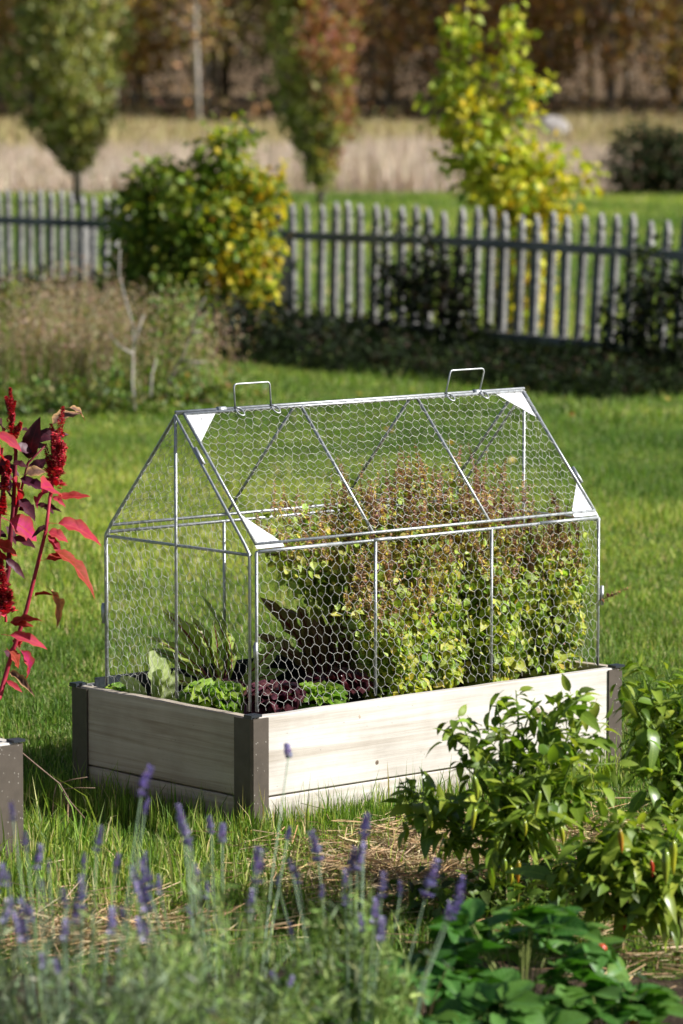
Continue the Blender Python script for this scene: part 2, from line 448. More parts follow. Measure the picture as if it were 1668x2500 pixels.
def postmat():
    m, nt, b = newmat('brown_composite')
    tc = N_(nt, 'ShaderNodeTexCoord')
    vo = N_(nt, 'ShaderNodeTexVoronoi'); vo.inputs['Scale'].default_value = 190.0
    mp = N_(nt, 'ShaderNodeMapping'); mp.inputs['Scale'].default_value = (1, 1, 0.55); nt.links.new(tc.outputs['Object'], mp.inputs[0]); nt.links.new(mp.outputs[0], vo.inputs['Vector'])
    vc = N_(nt, 'ShaderNodeSeparateColor'); nt.links.new(vo.outputs['Color'], vc.inputs[0])
    gt = N_(nt, 'ShaderNodeMath', operation='GREATER_THAN'); nt.links.new(vc.outputs[0], gt.inputs[0]); gt.inputs[1].default_value = 0.74
    lt = N_(nt, 'ShaderNodeMath', operation='LESS_THAN'); nt.links.new(vo.outputs['Distance'], lt.inputs[0]); lt.inputs[1].default_value = 0.17
    mu = N_(nt, 'ShaderNodeMath', operation='MULTIPLY'); nt.links.new(gt.outputs[0], mu.inputs[0]); nt.links.new(lt.outputs[0], mu.inputs[1])
    n = noise(nt, 25, 4, 0.6, tc.outputs['Object'])
    r = ramp(nt, n.outputs[0], [(0.3, (0.056, 0.043, 0.033)), (0.7, (0.084, 0.066, 0.052))])
    c = mixrgb(nt, r.outputs[0], (0.45, 0.42, 0.38), mu.outputs[0])
    nt.links.new(c, b.inputs['Base Color']); b.inputs['Roughness'].default_value = 0.55
    n2 = noise(nt, 300, 2, 0.6, tc.outputs['Object']); bump(nt, b, n2.outputs[0], 0.2, 0.001)
    return m
M['post'] = postmat()

def groundmat(name, stops, scale, rough=0.95, scale2=None, stops2=None, fac2=0.5):
    m, nt, b = newmat(name)
    tc = N_(nt, 'ShaderNodeTexCoord')
    n = noise(nt, scale, 8, 0.7, tc.outputs['Object'])
    c = ramp(nt, n.outputs[0], stops).outputs[0]
    if stops2:
        n2 = noise(nt, scale2, 4, 0.6, tc.outputs['Object'])
        c = mixrgb(nt, c, ramp(nt, n2.outputs[0], stops2).outputs[0], fac2, 'MULTIPLY')
    nt.links.new(c, b.inputs['Base Color']); b.inputs['Roughness'].default_value = rough; b.inputs['Specular IOR Level'].default_value = 0.1
    n3 = noise(nt, 40, 6, 0.7, tc.outputs['Object']); bump(nt, b, n3.outputs[0], 0.7, 0.03)
    return m

# ================================================================== THE GROUND
def gz(Y):
    """height of the terrain: level lawn, a gently rising field, then the wood's slope"""
    Y = np.asarray(Y, float)
    t = np.clip((Y - 66) / 54, 0, 1); z = 0.95 * t * t * (3 - 2 * t)
    return z + np.clip(Y - 122, 0, None) * 0.05 + np.clip(Y - 160, 0, None) * 0.15
def sheet(name, x0, x1, ys, dz, nx=2):
    mb = MB(); xs = np.linspace(x0, x1, nx); ys = np.asarray(ys, float)
    V = np.array([(x, y, gz(y) + dz) for y in ys for x in xs])
    Q = [(j * nx + i, j * nx + i + 1, (j + 1) * nx + i + 1, (j + 1) * nx + i) for j in range(len(ys) - 1) for i in range(nx - 1)]
    mb.add(V, Q); return mb.mesh(name, True)
lawn_m = groundmat('lawn_ground', [(0.3, (0.055, 0.085, 0.015)), (0.5, (0.10, 0.145, 0.028)), (0.7, (0.17, 0.19, 0.055))], 3.0)
struct('lawn_ground', sheet('lawn_ground', -900, 900, [-400, -60, -20, 0, 30, 60, 66, 72, 80, 90, 100, 110, 122, 140, 160, 300, 900], 0, 12), lawn_m)
floor_m = groundmat('forest_floor', [(0.3, (0.07, 0.045, 0.028)), (0.5, (0.14, 0.095, 0.055)), (0.7, (0.22, 0.15, 0.09))], 0.8)
struct('forest_floor', sheet('forest_floor', -70, 70, [119.5, 122, 130, 140, 150, 160, 180, 200], 0.03, 6), floor_m)
field_m = groundmat('field_ground', [(0.3, (0.16, 0.12, 0.085)), (0.5, (0.30, 0.235, 0.17)), (0.7, (0.42, 0.34, 0.26))], 0.9, scale2=0.09, stops2=[(0.35, (0.7, 0.75, 0.6)), (0.6, (1, 1, 1))])
struct('field', sheet('field', -60, 60, [67, 72, 80, 90, 100, 110, 119], 0.02, 6), field_m)
soil_m = groundmat('garden_soil', [(0.3, (0.022, 0.016, 0.011)), (0.5, (0.05, 0.036, 0.024)), (0.7, (0.11, 0.08, 0.05))], 14.0)
mb = MB(); xs = np.linspace(-3, 3.6, 40); ys = np.linspace(-6.5, -1.55, 34)
V = [];
for y in ys:
    for x in xs:
        e = min(1.0, max(0.0, (-1.55 - y) / 0.25)); V.append((x, y + (0.09 * math.sin(x * 5.1) + 0.05 * math.sin(x * 13)) * (1 - 0.5 * e), 0.004 + 0.035 * e + 0.012 * math.sin(7 * x) * math.cos(9 * y) * e))
mb.add(V, [(j * 40 + i, j * 40 + i + 1, (j + 1) * 40 + i + 1, (j + 1) * 40 + i) for j in range(33) for i in range(39)])
struct('garden_soil', mb.mesh('garden_soil', True), soil_m)

# ------------------------------------------------------------------ grass
LBED = dict(x0=-0.055, x1=1.245, y0=-0.06, y1=0.665)
def inbed(X, Y, pad=0.0):
    l = X * AX[0] + Y * AX[1]; m = X * BX[0] + Y * BX[1]
    a = (l > -0.055 - pad) & (l < 1.245 + pad) & (m > -0.06 - pad) & (m < 0.665 + pad)
    X2 = X + 0.534; Y2 = Y + 0.43
    l2 = X2 * AX[0] + Y2 * AX[1]; m2 = X2 * BX[0] + Y2 * BX[1]
    return a | ((l2 < pad) & (l2 > -1.3 - pad) & (m2 > -pad) & (m2 < 0.725 + pad))
def blades(mb, X, Y, Z, H, W, col, bend=0.5, seg=2, flat=0.0):
    n = len(X); P = np.stack([X, Y, Z], 1)
    th = rng.uniform(0, 2 * pi, n); ph = rng.uniform(0, 2 * pi, n)
    s = np.stack([np.cos(th), np.sin(th), np.zeros(n)], 1) * (W / 2)[:, None]
    k = np.stack([np.cos(ph), np.sin(ph), np.zeros(n)], 1)
    b = np.abs(rng.normal(0, bend, n)) + flat
    b = np.clip(b, 0, 1.5)
    up = np.array([0, 0, 1.0])
    h1 = (H * 0.55)[:, None]; h2 = (H * 0.45)[:, None]
    a1 = (b * 0.45)[:, None]; a2 = (b * 1.25)[:, None]
    mid = P + h1 * (np.cos(a1) * up + np.sin(a1) * k)
    tip = mid + h2 * (np.cos(a2) * up + np.sin(a2) * k)
    if seg == 2:
        V = np.stack([P - s, P + s, mid + s * 0.8, mid - s * 0.8, tip], 1).reshape(-1, 3)
        o = np.arange(n)[:, None] * 5
        mb.add(V, o + np.array([[0, 1, 2, 3]]), o + np.array([[3, 2, 4]]), col=np.repeat(col, 5, 0))
    else:
        V = np.stack([P - s, P + s, tip], 1).reshape(-1, 3); o = np.arange(n)[:, None] * 3
        mb.add(V, None, o + np.array([[0, 1, 2]]), col=np.repeat(col, 3, 0))
def inview(n, y0, y1, margin):
    Y = rng.uniform(y0, y1, n); hw = 0.0895 * (Y + 9.6) + margin
    hm = 0.0895 * (y1 + 9.6) + margin
    X = rng.uniform(-hm, hm, n); ok = np.abs(X) < hw
    return X[ok] + CAM[0], Y[ok]
G1, G2, G3, G4 = (0.115, 0.20, 0.024), (0.205, 0.305, 0.042), (0.38, 0.44, 0.095), (0.57, 0.49, 0.23)
def lawncol(X, Y, dry=0.0):
    n = len(X)
    c = mixcol(n, [G1, G2, G3, G4], [0.34, 0.40, 0.18, 0.08 + dry], 0.22)
    w = wob(X, Y, 0.9, 3)[:, None] + 0.5 * wob(X, Y, 3.5, 4)[:, None]
    t = np.clip(0.5 + 0.4 * w, 0, 1)
    return np.clip(c * (0.62 + 0.7 * t) * (1 + (t - 0.5) * np.array([0.55, 0.1, 0.25])), 0.004, 0.8)
mb = MB()
X, Y = inview(420000, -1.9, 4.5, 1.15)
dry_ = np.clip(-1.15 - Y + np.clip(X - 0.1, -0.5, 0.6) * 0.5, 0, 1)
keep = ~inbed(X, Y, 0.0) & (rng.random(len(X)) < np.clip(1.1 + 0.55 * wob(X, Y, 9, 5) - dry_ * 1.1, 0.06, 1))
X, Y = X[keep], Y[keep]
H = np.clip(rng.normal(0.029, 0.009, len(X)) * (1 + 0.6 * wob(X, Y, 7, 6)), 0.015, 0.11)
blades(mb, X, Y, np.zeros(len(X)), H, rng.uniform(0.0022, 0.0045, len(X)), lawncol(X, Y, 0.04), 0.9)
X, Y = inview(260000, 4.5, 12, 2.0)
H = np.clip(rng.normal(0.030, 0.010, len(X)) * (1 + 0.5 * wob(X, Y, 4, 6)), 0.02, 0.13)
blades(mb, X, Y, np.zeros(len(X)), H, rng.uniform(0.004, 0.008, len(X)), lawncol(X, Y), 0.9, 1)
X, Y = inview(240000, 12, 26, 3.0)
H = np.clip(rng.normal(0.042, 0.015, len(X)) * (1 + 0.4 * wob(X, Y, 3, 6)), 0.02, 0.15)
blades(mb, X, Y, np.zeros(len(X)), H, rng.uniform(0.007, 0.014, len(X)), lawncol(X, Y), 0.9, 1)
X, Y = inview(140000, 26, 67.5, 7.0)
blades(mb, X, Y, np.zeros(len(X)), rng.uniform(0.05, 0.12, len(X)), rng.uniform(0.014, 0.03, len(X)), lawncol(X, Y), 0.6, 1)
stuff('lawn_grass', mb.mesh('lawn_grass'), M['grass'], None, 'short sunlit lawn grass around the raised bed', 'grass')

# long unmown grass at the foot of the bed
mb = MB()
def along(l0, l1, m0, m1, n):
    l = rng.uniform(l0, l1, n); m = rng.uniform(m0, m1, n); P = l[:, None] * AX + m[:, None] * BX; return P[:, 0], P[:, 1]
lists = [along(-0.24, -0.06, -0.12, 0.72, 3600), along(-0.12, 1.3, -0.2, -0.065, 4600), along(-0.1, 1.3, 0.67, 0.75, 1000), along(1.25, 1.34, -0.1, 0.7, 800)]
for X, Y in lists:
    k = ~inbed(X, Y, 0.0); X, Y = X[k], Y[k]
    n = len(X); H = np.clip(rng.gamma(3.0, 0.0145, n), 0.02, 0.15)
    blades(mb, X, Y, np.zeros(n), H, rng.uniform(0.002, 0.005, n), mixcol(n, [G1, G2, G3, G4], [0.5, 0.35, 0.1, 0.08], 0.2), 0.4)
for (px, py, n, r, h) in [(600, 2210, 900, 0.2, 0.11), (780, 2200, 900, 0.2, 0.11), (450, 2260, 700, 0.2, 0.12), (1150, 2150, 500, 0.2, 0.12), (1380, 2180, 700, 0.2, 0.14), (1560, 2120, 500, 0.2, 0.12), (1250, 2260, 500, 0.2, 0.14), (30, 2080, 700, 0.16, 0.2), (110, 2150, 700, 0.2, 0.15), (260, 2200, 700, 0.25, 0.13), (420, 2190, 800, 0.2, 0.12), (560, 2120, 700, 0.22, 0.1), (700, 2110, 900, 0.2, 0.11), (850, 2080, 900, 0.22, 0.10), (980, 2060, 500, 0.2, 0.10), (60, 2260, 500, 0.2, 0.14), (330, 2130, 600, 0.2, 0.12), (1250, 2080, 600, 0.25, 0.09), (1450, 2080, 600, 0.25, 0.09)]:
    c = at_z(px, py); X = c[0] + rng.normal(0, r * 0.6, n); Y = c[1] + rng.normal(0, r * 0.7, n)
    k = ~inbed(X, Y, 0.01); X, Y = X[k], Y[k]; n = len(X)
    blades(mb, X, Y, np.zeros(n), np.clip(rng.gamma(4, h * 0.5 / 4.5, n), 0.025, 0.25), rng.uniform(0.0025, 0.006, n), mixcol(n, [G1, G2, G3, G4], [0.3, 0.4, 0.2, 0.14], 0.2), 0.75)
stuff('long_grass', mb.mesh('long_grass'), M['grass'], None, 'long uncut grass growing along the foot of the raised bed', 'grass')

# dry straw lying on the soil in front of the bed
mb = MB()
def strawpatch(px, py, n, rx, ry, lo=0.04, hi=0.12):
    c = at_z(px, py); X = c[0] + rng.normal(0, rx, n); Y = c[1] + rng.normal(0, ry, n)
    k = ~inbed(X, Y, 0.03); X, Y = X[k], Y[k]; n = len(X)
    th = rng.uniform(0, 2 * pi, n); L = rng.uniform(lo, hi, n); t = rng.normal(0.08, 0.14, n)
    A = np.stack([X, Y, rng.uniform(0.005, 0.05, n)], 1)
    B = A + np.stack([np.cos(th) * np.cos(t), np.sin(th) * np.cos(t), np.abs(np.sin(t))], 1) * L[:, None]
    segs(mb, A, B, rng.uniform(0.0006, 0.0016, n), 3, mixcol(n, [(0.50, 0.36, 0.19), (0.38, 0.24, 0.12), (0.60, 0.48, 0.29), (0.2, 0.13, 0.07)], [0.4, 0.3, 0.2, 0.1], 0.15))
for a in [(180, 2310, 700, 0.10, 0.12), (320, 2290, 200, 0.14, 0.12), (1000, 2130, 1800, 0.14, 0.17), (920, 2180, 900, 0.14, 0.16), (1150, 2080, 400, 0.2, 0.15), (1300, 2080, 400, 0.2, 0.2), (1500, 2080, 900, 0.16, 0.2), (640, 2230, 150, 0.25, 0.2), (1600, 2350, 700, 0.2, 0.3), (450, 2280, 200, 0.3, 0.2), (1300, 2200, 400, 0.3, 0.2)]:
    strawpatch(*a)
stuff('dry_straw', mb.mesh('dry_straw'), M['straw'], None, 'tan dry straw and cut grass lying on the soil', 'straw')

# fallen leaves on the far lawn
mb = MB(); tpl = leaf_tpl(4, 0.6, 0.45, 0.2, 0.3)
X, Y = inview(60, 9, 24, 0.3); X = X + 0.4
scatter(mb, tpl, np.stack([X, Y, np.full(len(X), 0.05)], 1), rng.normal(0, 1, (len(X), 3)) * [1, 1, 0.2], np.tile([0, 0, 1.0], (len(X), 1)) + rng.normal(0, 0.3, (len(X), 3)), rng.uniform(0.04, 0.07, len(X)), mixcol(len(X), [(0.42, 0.24, 0.06), (0.45, 0.33, 0.06), (0.25, 0.12, 0.04)], [.5, .3, .2]))
stuff('fallen_leaves', mb.mesh('fallen_leaves'), M['leaf'], None, 'orange fallen leaves scattered over the far lawn', 'leaves')

# ================================================================== RAISED BED
RIM = 0.29
bed = thing('raised_bed', 'weathered plank raised bed with brown corner posts under the wire cage', 'raised bed', (0, 0, 0), YAW)
TH = 0.028
x0, x1, y0, y1 = LBED['x0'], LBED['x1'], LBED['y0'], LBED['y1']
def plank_mesh(L, T, h, sag=0.002):
    """board along X with softened edges"""
    mb = MB(); n = 12; r = 0.0025; prof = [(0, r), (r, 0), (T - r, 0), (T, r), (T, h - r), (T - r, h), (r, h), (0, h - r)]
    V = []
    for i in range(n + 1):
        x = L * i / n; dz = rng.normal(0, sag * 0.35); dy = rng.normal(0, 0.0006)
        for (y, z) in prof: V.append((x, y + dy, z + (dz if z > h / 2 else 0)))
    k = len(prof); Q = [(i * k + j, (i + 1) * k + j, (i + 1) * k + (j + 1) % k, i * k + (j + 1) % k) for i in range(n) for j in range(k)]
    T_ = [(0, j, j + 1) for j in range(1, k - 1)] + [(n * k, n * k + j + 1, n * k + j) for j in range(1, k - 1)]
    mb.add(V, Q, T_); return mb.mesh('plank')
# level split: upper boards 0.202 tall, a 4 mm joint, lower boards run into the ground
UB, JT = 0.202, 0.004
planks = []
for nm, org, rz, L in (('front', (x0 + 0.012, y0 + 0.004, 0), 0, x1 - x0 - 0.024), ('back', (x1 - 0.012, y1 - 0.004, 0), pi, x1 - x0 - 0.024),
                       ('near', (x0 + 0.004, y1 - 0.034, 0), -pi / 2, y1 - y0 - 0.068), ('far', (x1 - 0.004, y0 + 0.034, 0), pi / 2, y1 - y0 - 0.068)):
    for zb, h in ((RIM - UB, UB), (-0.06, RIM - UB - JT + 0.06)):
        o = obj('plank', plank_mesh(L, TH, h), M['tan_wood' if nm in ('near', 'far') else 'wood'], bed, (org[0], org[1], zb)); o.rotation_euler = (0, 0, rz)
        planks.append((nm, zb, o))
front_up = planks[0][2]; near_up = planks[4][2]; front_up['label'] = 'sunlit whitish plank with round knots'; near_up['label'] = 'grey brown plank in shade with wavy grain'
def knot(parent, x, z, r, dark=True):
    r = r * 0.8
    mb = MB(); n = 14; V = [(x, -0.0012, z)]; a0 = rng.uniform(0, 6)
    for k in range(n):
        a = 2 * pi * k / n; q = r * (1 + 0.12 * math.sin(2 * a + a0)); V.append((x + 0.8 * q * math.cos(a), -0.0008, z + q * math.sin(a)))
    for k in range(n):
        a = 2 * pi * k / n; q = 1.3 * r * (1 + 0.1 * math.sin(2 * a + a0)); V.append((x + 0.85 * q * math.cos(a), 0.0004, z + q * math.sin(a)))
    T = [(0, 1 + (k + 1) % n, 1 + k) for k in range(n)]; Q = [(1 + k, 1 + (k + 1) % n, 1 + n + (k + 1) % n, 1 + n + k) for k in range(n)]
    mb.add(V, Q, T)
    obj('knot', mb.mesh('knot', True), M['knot'] if dark else M['knot_rim'], parent)
for px, py, r, d in [(880, 1750, 0.0095, False), (1015, 1800, 0.008, False), (923, 1862, 0.008, True), (650, 1818, 0.006, False), (1316, 1738, 0.012, False)]:
    # where that knot lies on the front board
    d_ = ray(px, py); nrm = BX; t = (y0 - (CAM @ nrm)) / (d_ @ nrm); P = CAM + d_ * t
    knot(front_up, P @ AX - (x0 + 0.012), P[2] - (RIM - UB), r, d)
for px, py, r, d in [(448, 1852, 0.009, False), (416, 1807, 0.004, False)]:
    d_ = ray(px, py); t = (x0 - (CAM @ AX)) / (d_ @ AX); P = CAM + d_ * t
    knot(near_up, (y1 - 0.034) - P @ BX, P[2] - (RIM - UB), r, d)

def corner_post(parent, cx, cy, sx, sy, ws=0.068, wl=0.055):
    """angle post hugging a corner: two faces and a chamfered edge, plus its cap"""
    t = 0.005; c = 0.006
    out = [(0, wl * 0 + c), (c, 0), (wl, 0), (wl, t), (c + 0.004, t), (t, c + 0.004), (t, ws), (0, ws)]
    mb = MB(); P = [(cx + sx * (u - 0.002), cy + sy * (v - 0.002)) for u, v in out]
    if sx * sy < 0: P = P[::-1]
    n = len(P); V = [(x, y, -0.05) for x, y in P] + [(x, y, RIM - 0.004) for x, y in P]
    Q = [(i, (i + 1) % n, n + (i + 1) % n, n + i) for i in range(n)]
    Q += [(n + 1, n + 2, n + 3, n + 4), (n + 0, n + 1, n + 4, n + 5), (n + 0, n + 5, n + 6, n + 7)] if sx * sy > 0 else [(n + n - 5, n + n - 4, n + n - 3, n + n - 2), (n + n - 6, n + n - 5, n + n - 2, n + n - 1), (n, n + 1, n + n - 6, n + n - 1)]
    mb.add(V, Q)
    p = obj('corner_post', mb.mesh('corner_post'), M['post'], parent)
    mb = MB(); a, b_ = sorted((cx - sx * 0.004, cx + sx * 0.030)); e, f = sorted((cy - sy * 0.004, cy + sy * 0.026))
    box(mb, (a, e, RIM + 0.0005), (b_, f, RIM + 0.0065))
    box(mb, (a - 0.001 * sx, e, RIM - 0.003), (a + 0.0015, f, RIM + 0.0005)) if sx > 0 else None
    obj('post_cap', mb.mesh('post_cap'), M['black_plastic'], p)
    return p
corner_post(bed, x0, y0, 1, 1); corner_post(bed, x0, y1, 1, -1); corner_post(bed, x1, y0, -1, 1); corner_post(bed, x1, y1, -1, -1)
mb = MB(); nx, ny = 40, 24; V = []
for j in range(ny):
    for i in range(nx): V.append((x0 + 0.033 + (x1 - x0 - 0.066) * i / (nx - 1), y0 + 0.033 + (y1 - y0 - 0.066) * j / (ny - 1), 0.235 + rng.normal(0, 0.006)))
mb.add(V, [(j * nx + i, j * nx + i + 1, (j + 1) * nx + i + 1, (j + 1) * nx + i) for j in range(ny - 1) for i in range(nx - 1)])
so_ = obj('soil', mb.mesh('soil', True), M['soil'], bed); so_['kind'] = 'stuff'
mb = MB(); box(mb, (x0 + 0.05, y1 - 0.036, 0.2), (x1 - 0.05, y1 - 0.033, RIM + 0.018))
obj('liner', mb.mesh('liner'), M['black_plastic'], bed)

# ================================================================== WIRE CAGE
CL, CW, EH, RH = 1.222, 0.60, 0.3997, 0.729
cage = thing('wire_cage', 'galvanised chicken wire cage with pitched roof standing on the raised bed', 'plant cage', (0, 0, 0), YAW)
RR = 0.0040
def rods(lst, r=RR, sides=8):
    mb = MB()
    for p in lst: tube(mb, p, r, sides)
    return mb
def clip_poly(p, q, poly):
    """part of the segment pq inside a convex polygon"""
    t0, t1 = 0.0, 1.0; d = q - p; n = len(poly)
    for i in range(n):
        a = poly[i]; e = poly[(i + 1) % n] - a; nn = np.array([-e[1], e[0]])
        den = nn @ d; num = nn @ (p - a)
        if abs(den) < 1e-12:
            if num < 0: return None
        else:
            t = -num / den
            if den > 0: t0 = max(t0, t)
            else: t1 = min(t1, t)
    return (t0, t1) if t1 - t0 > 0.05 else None
def chicken_wire(poly, O, EU, EV, w=0.0278, side=0.0152, rise=0.0097, r=0.00039, seed=1, swap=False, shear=-0.2):
    """hexagonal netting with twisted upright wires over a convex outline in the plane O + u EU + v EV"""
    r_ = np.random.default_rng(seed); poly = np.array(poly, float)
    O, EU, EV = (np.asarray(q, float) for q in (O, EU, EV)); EN = np.cross(EU, EV)
    lo = poly.min(0) - 0.05; hi = poly.max(0) + 0.05
    per = side + rise
    A, B, R, mb = [], [], [], MB()
    ph = r_.uniform(0, 6, 4); cache = {}
    def node(i, j, top):
        key = (i, j, top)
        if key not in cache:
            if swap:
                v = lo[1] + w * (i + 0.5 * (j & 1)); u = lo[0] + per * j + (side if top else 0)
            else:
                u = lo[0] + w * (i + 0.5 * (j & 1)); v = lo[1] + per * j + (side if top else 0)
            du = 0.006 * math.sin(9 * v + 3 * u + ph[0]) + 0.003 * math.sin(31 * u + 17 * v + ph[2]) + r_.normal(0, 0.0014); dv = 0.003 * math.sin(8 * u + 4 * v + ph[1]) + r_.normal(0, 0.0014)
            dn = 0.005 * math.sin(14 * u + ph[2]) * math.sin(11 * v + ph[3]) + r_.normal(0, 0.0006)
            cache[key] = (np.array([u + du + shear * (v - lo[1]), v + dv]), dn)
        return cache[key]
    def world_(p, dn): return O + EU * p[0] + EV * p[1] + EN * dn
    span_i = int((hi[1 if swap else 0] - lo[1 if swap else 0]) / w) + 2; span_j = int((hi[0 if swap else 1] - lo[0 if swap else 1]) / per) + 2
    for j in range(span_j):
        for i in range(-5, span_i + 5):
            b0, n0 = node(i, j, False); b1, n1 = node(i, j, True)
            c = clip_poly(b0, b1, poly)
            if c:
                P = world_(b0 + (b1 - b0) * c[0], n0); Q = world_(b0 + (b1 - b0) * c[1], n1)
                ax = unit(Q - P); s1 = unit(np.cross(ax, EN)); k = 4
                a0 = r_.uniform(0, 6)
                for st in (0, pi):
                    pts = [P + (Q - P) * t + r * 1.05 * (s1 * math.cos(a0 + st + 4.7 * t) + EN * math.sin(a0 + st + 4.7 * t)) for t in np.linspace(0, 1, k)]
                    for t in range(k - 1): A.append(pts[t]); B.append(pts[t + 1]); R.append(r)
            # from the top of this twist to the two twists above
            for di in ((-1, 0) if not (j & 1) else (0, 1)):
                e1, m1 = node(i + di, j + 1, False); c = clip_poly(b1, e1, poly)
                if c:
                    A.append(world_(b1 + (e1 - b1) * c[0], n1)); B.append(world_(b1 + (e1 - b1) * c[1], m1)); R.append(r * 1.08)
    segs(mb, np.array(A), np.array(B), np.array(R), 3)
    return mb.mesh('wire_mesh', True)
def wraps(mb, p, q, step=0.027, r=0.0007, R=RR + 0.0006):
    """wire ends wound round a rod"""
    p = np.asarray(p, float); q = np.asarray(q, float); d = unit(q - p); L = np.linalg.norm(q - p)
    u = unit(np.cross(d, (0.3, 0.2, 0.9))); w_ = np.cross(d, u); A = []; B = []
    for s in np.arange(step * 0.7, L - step * 0.4, step):
        s = s + rng.normal(0, 0.003); tl = rng.uniform(0.003, 0.010)
        pts = [p + d * (s + tl * (a / (2 * pi))) + R * (math.cos(a) * u + math.sin(a) * w_) for a in np.linspace(0, 2 * pi, 6)]
        A += pts[:-1]; B += pts[1:]
    if A: segs(mb, np.array(A), np.array(B), r, 3)
ZB, ZE, ZR = RIM + 0.002, RIM + EH, RIM + RH
slope = unit(np.array([0, CW / 2, RH - EH])); SL = math.hypot(CW / 2, RH - EH)
def panel(name, label, frame_paths, wire_args, wrapped):
    mb = rods(frame_paths)
    for p, q in wrapped: wraps(mb, p, q)
    o = obj(name, mb.mesh(name, True), M['zinc'], cage)
    if label: o['label'] = label
    wm = stuff('wire_mesh', chicken_wire(*wire_args[0], **wire_args[1]), M['wire'], o)
    return o
# two gable ends
for x, lab, sd in ((0.0, 'gable end panel in shade over the short plank', 11), (CL, 'gable end panel behind the herbs', 12)):
    A_, B_, C_, D_, E_ = (x, 0.012, ZB), (x, 0.012, ZE - 0.004), (x, CW / 2, ZR - 0.008), (x, CW - 0.012, ZE - 0.004), (x, CW - 0.012, ZB)
    paths = [[A_, B_, C_, D_, E_], [(x, CW / 2, ZB), C_], [(x + 0.004, 0.012, ZE - 0.008), (x + 0.004, CW - 0.012, ZE - 0.008)]]
    paths[0] = [A_, (x, 0.012, ZE - 0.02), (x, 0.014, ZE - 0.004), (x, 0.03, ZE + 0.017), C_, (x, CW - 0.03, ZE + 0.017), (x, CW - 0.014, ZE - 0.004), (x, CW - 0.012, ZE - 0.02), E_]
    wr = [(A_, B_), (B_, C_), (D_, C_), (E_, D_), ((x, CW / 2, ZB), C_)]
    panel('end_panel', lab, paths, (([(0.012, ZB), (CW - 0.012, ZB), (CW - 0.012, ZE - 0.004), (CW / 2, ZR - 0.008), (0.012, ZE - 0.004)], (x - 0.003, 0, 0), (0, 1, 0), (0, 0, 1)), dict(seed=sd, w=0.027, shear=0.12)), wr)
# two long sides
for y, lab, sd in ((0.0, 'sunlit long side panel over the whitish plank', 21), (CW, 'long side panel at the back of the cage', 22)):
    A_, B_, C_, D_ = (0.012, y, ZB), (0.012, y, ZE), (CL - 0.012, y, ZE), (CL - 0.012, y, ZB)
    paths = [[A_, B_], [B_, C_], [C_, D_]] + [[(CL * k / 3, y, ZB), (CL * k / 3, y, ZE)] for k in (1, 2)]
    wr = [(A_, B_), (B_, C_), (D_, C_)] + [((CL * k / 3, y, ZB), (CL * k / 3, y, ZE)) for k in (1, 2)]
    o = panel('side_panel', lab, paths, (([(0.012, ZB), (CL - 0.012, ZB), (CL - 0.012, ZE), (0.012, ZE)], (0, y - 0.003, 0), (1, 0, 0), (0, 0, 1)), dict(seed=sd)), wr)
    for a, b_ in ((0.02, 0.29), (0.40, 0.46), (0.99, CL - 0.02)) if y == 0 else ():
        mb = MB(); tube(mb, [(a, y - 0.001, ZE + 0.001), (b_, y - 0.001, ZE + 0.001)], RR + 0.0008, 8)
        obj('sleeve', mb.mesh('sleeve', True), M['zinc'], o)
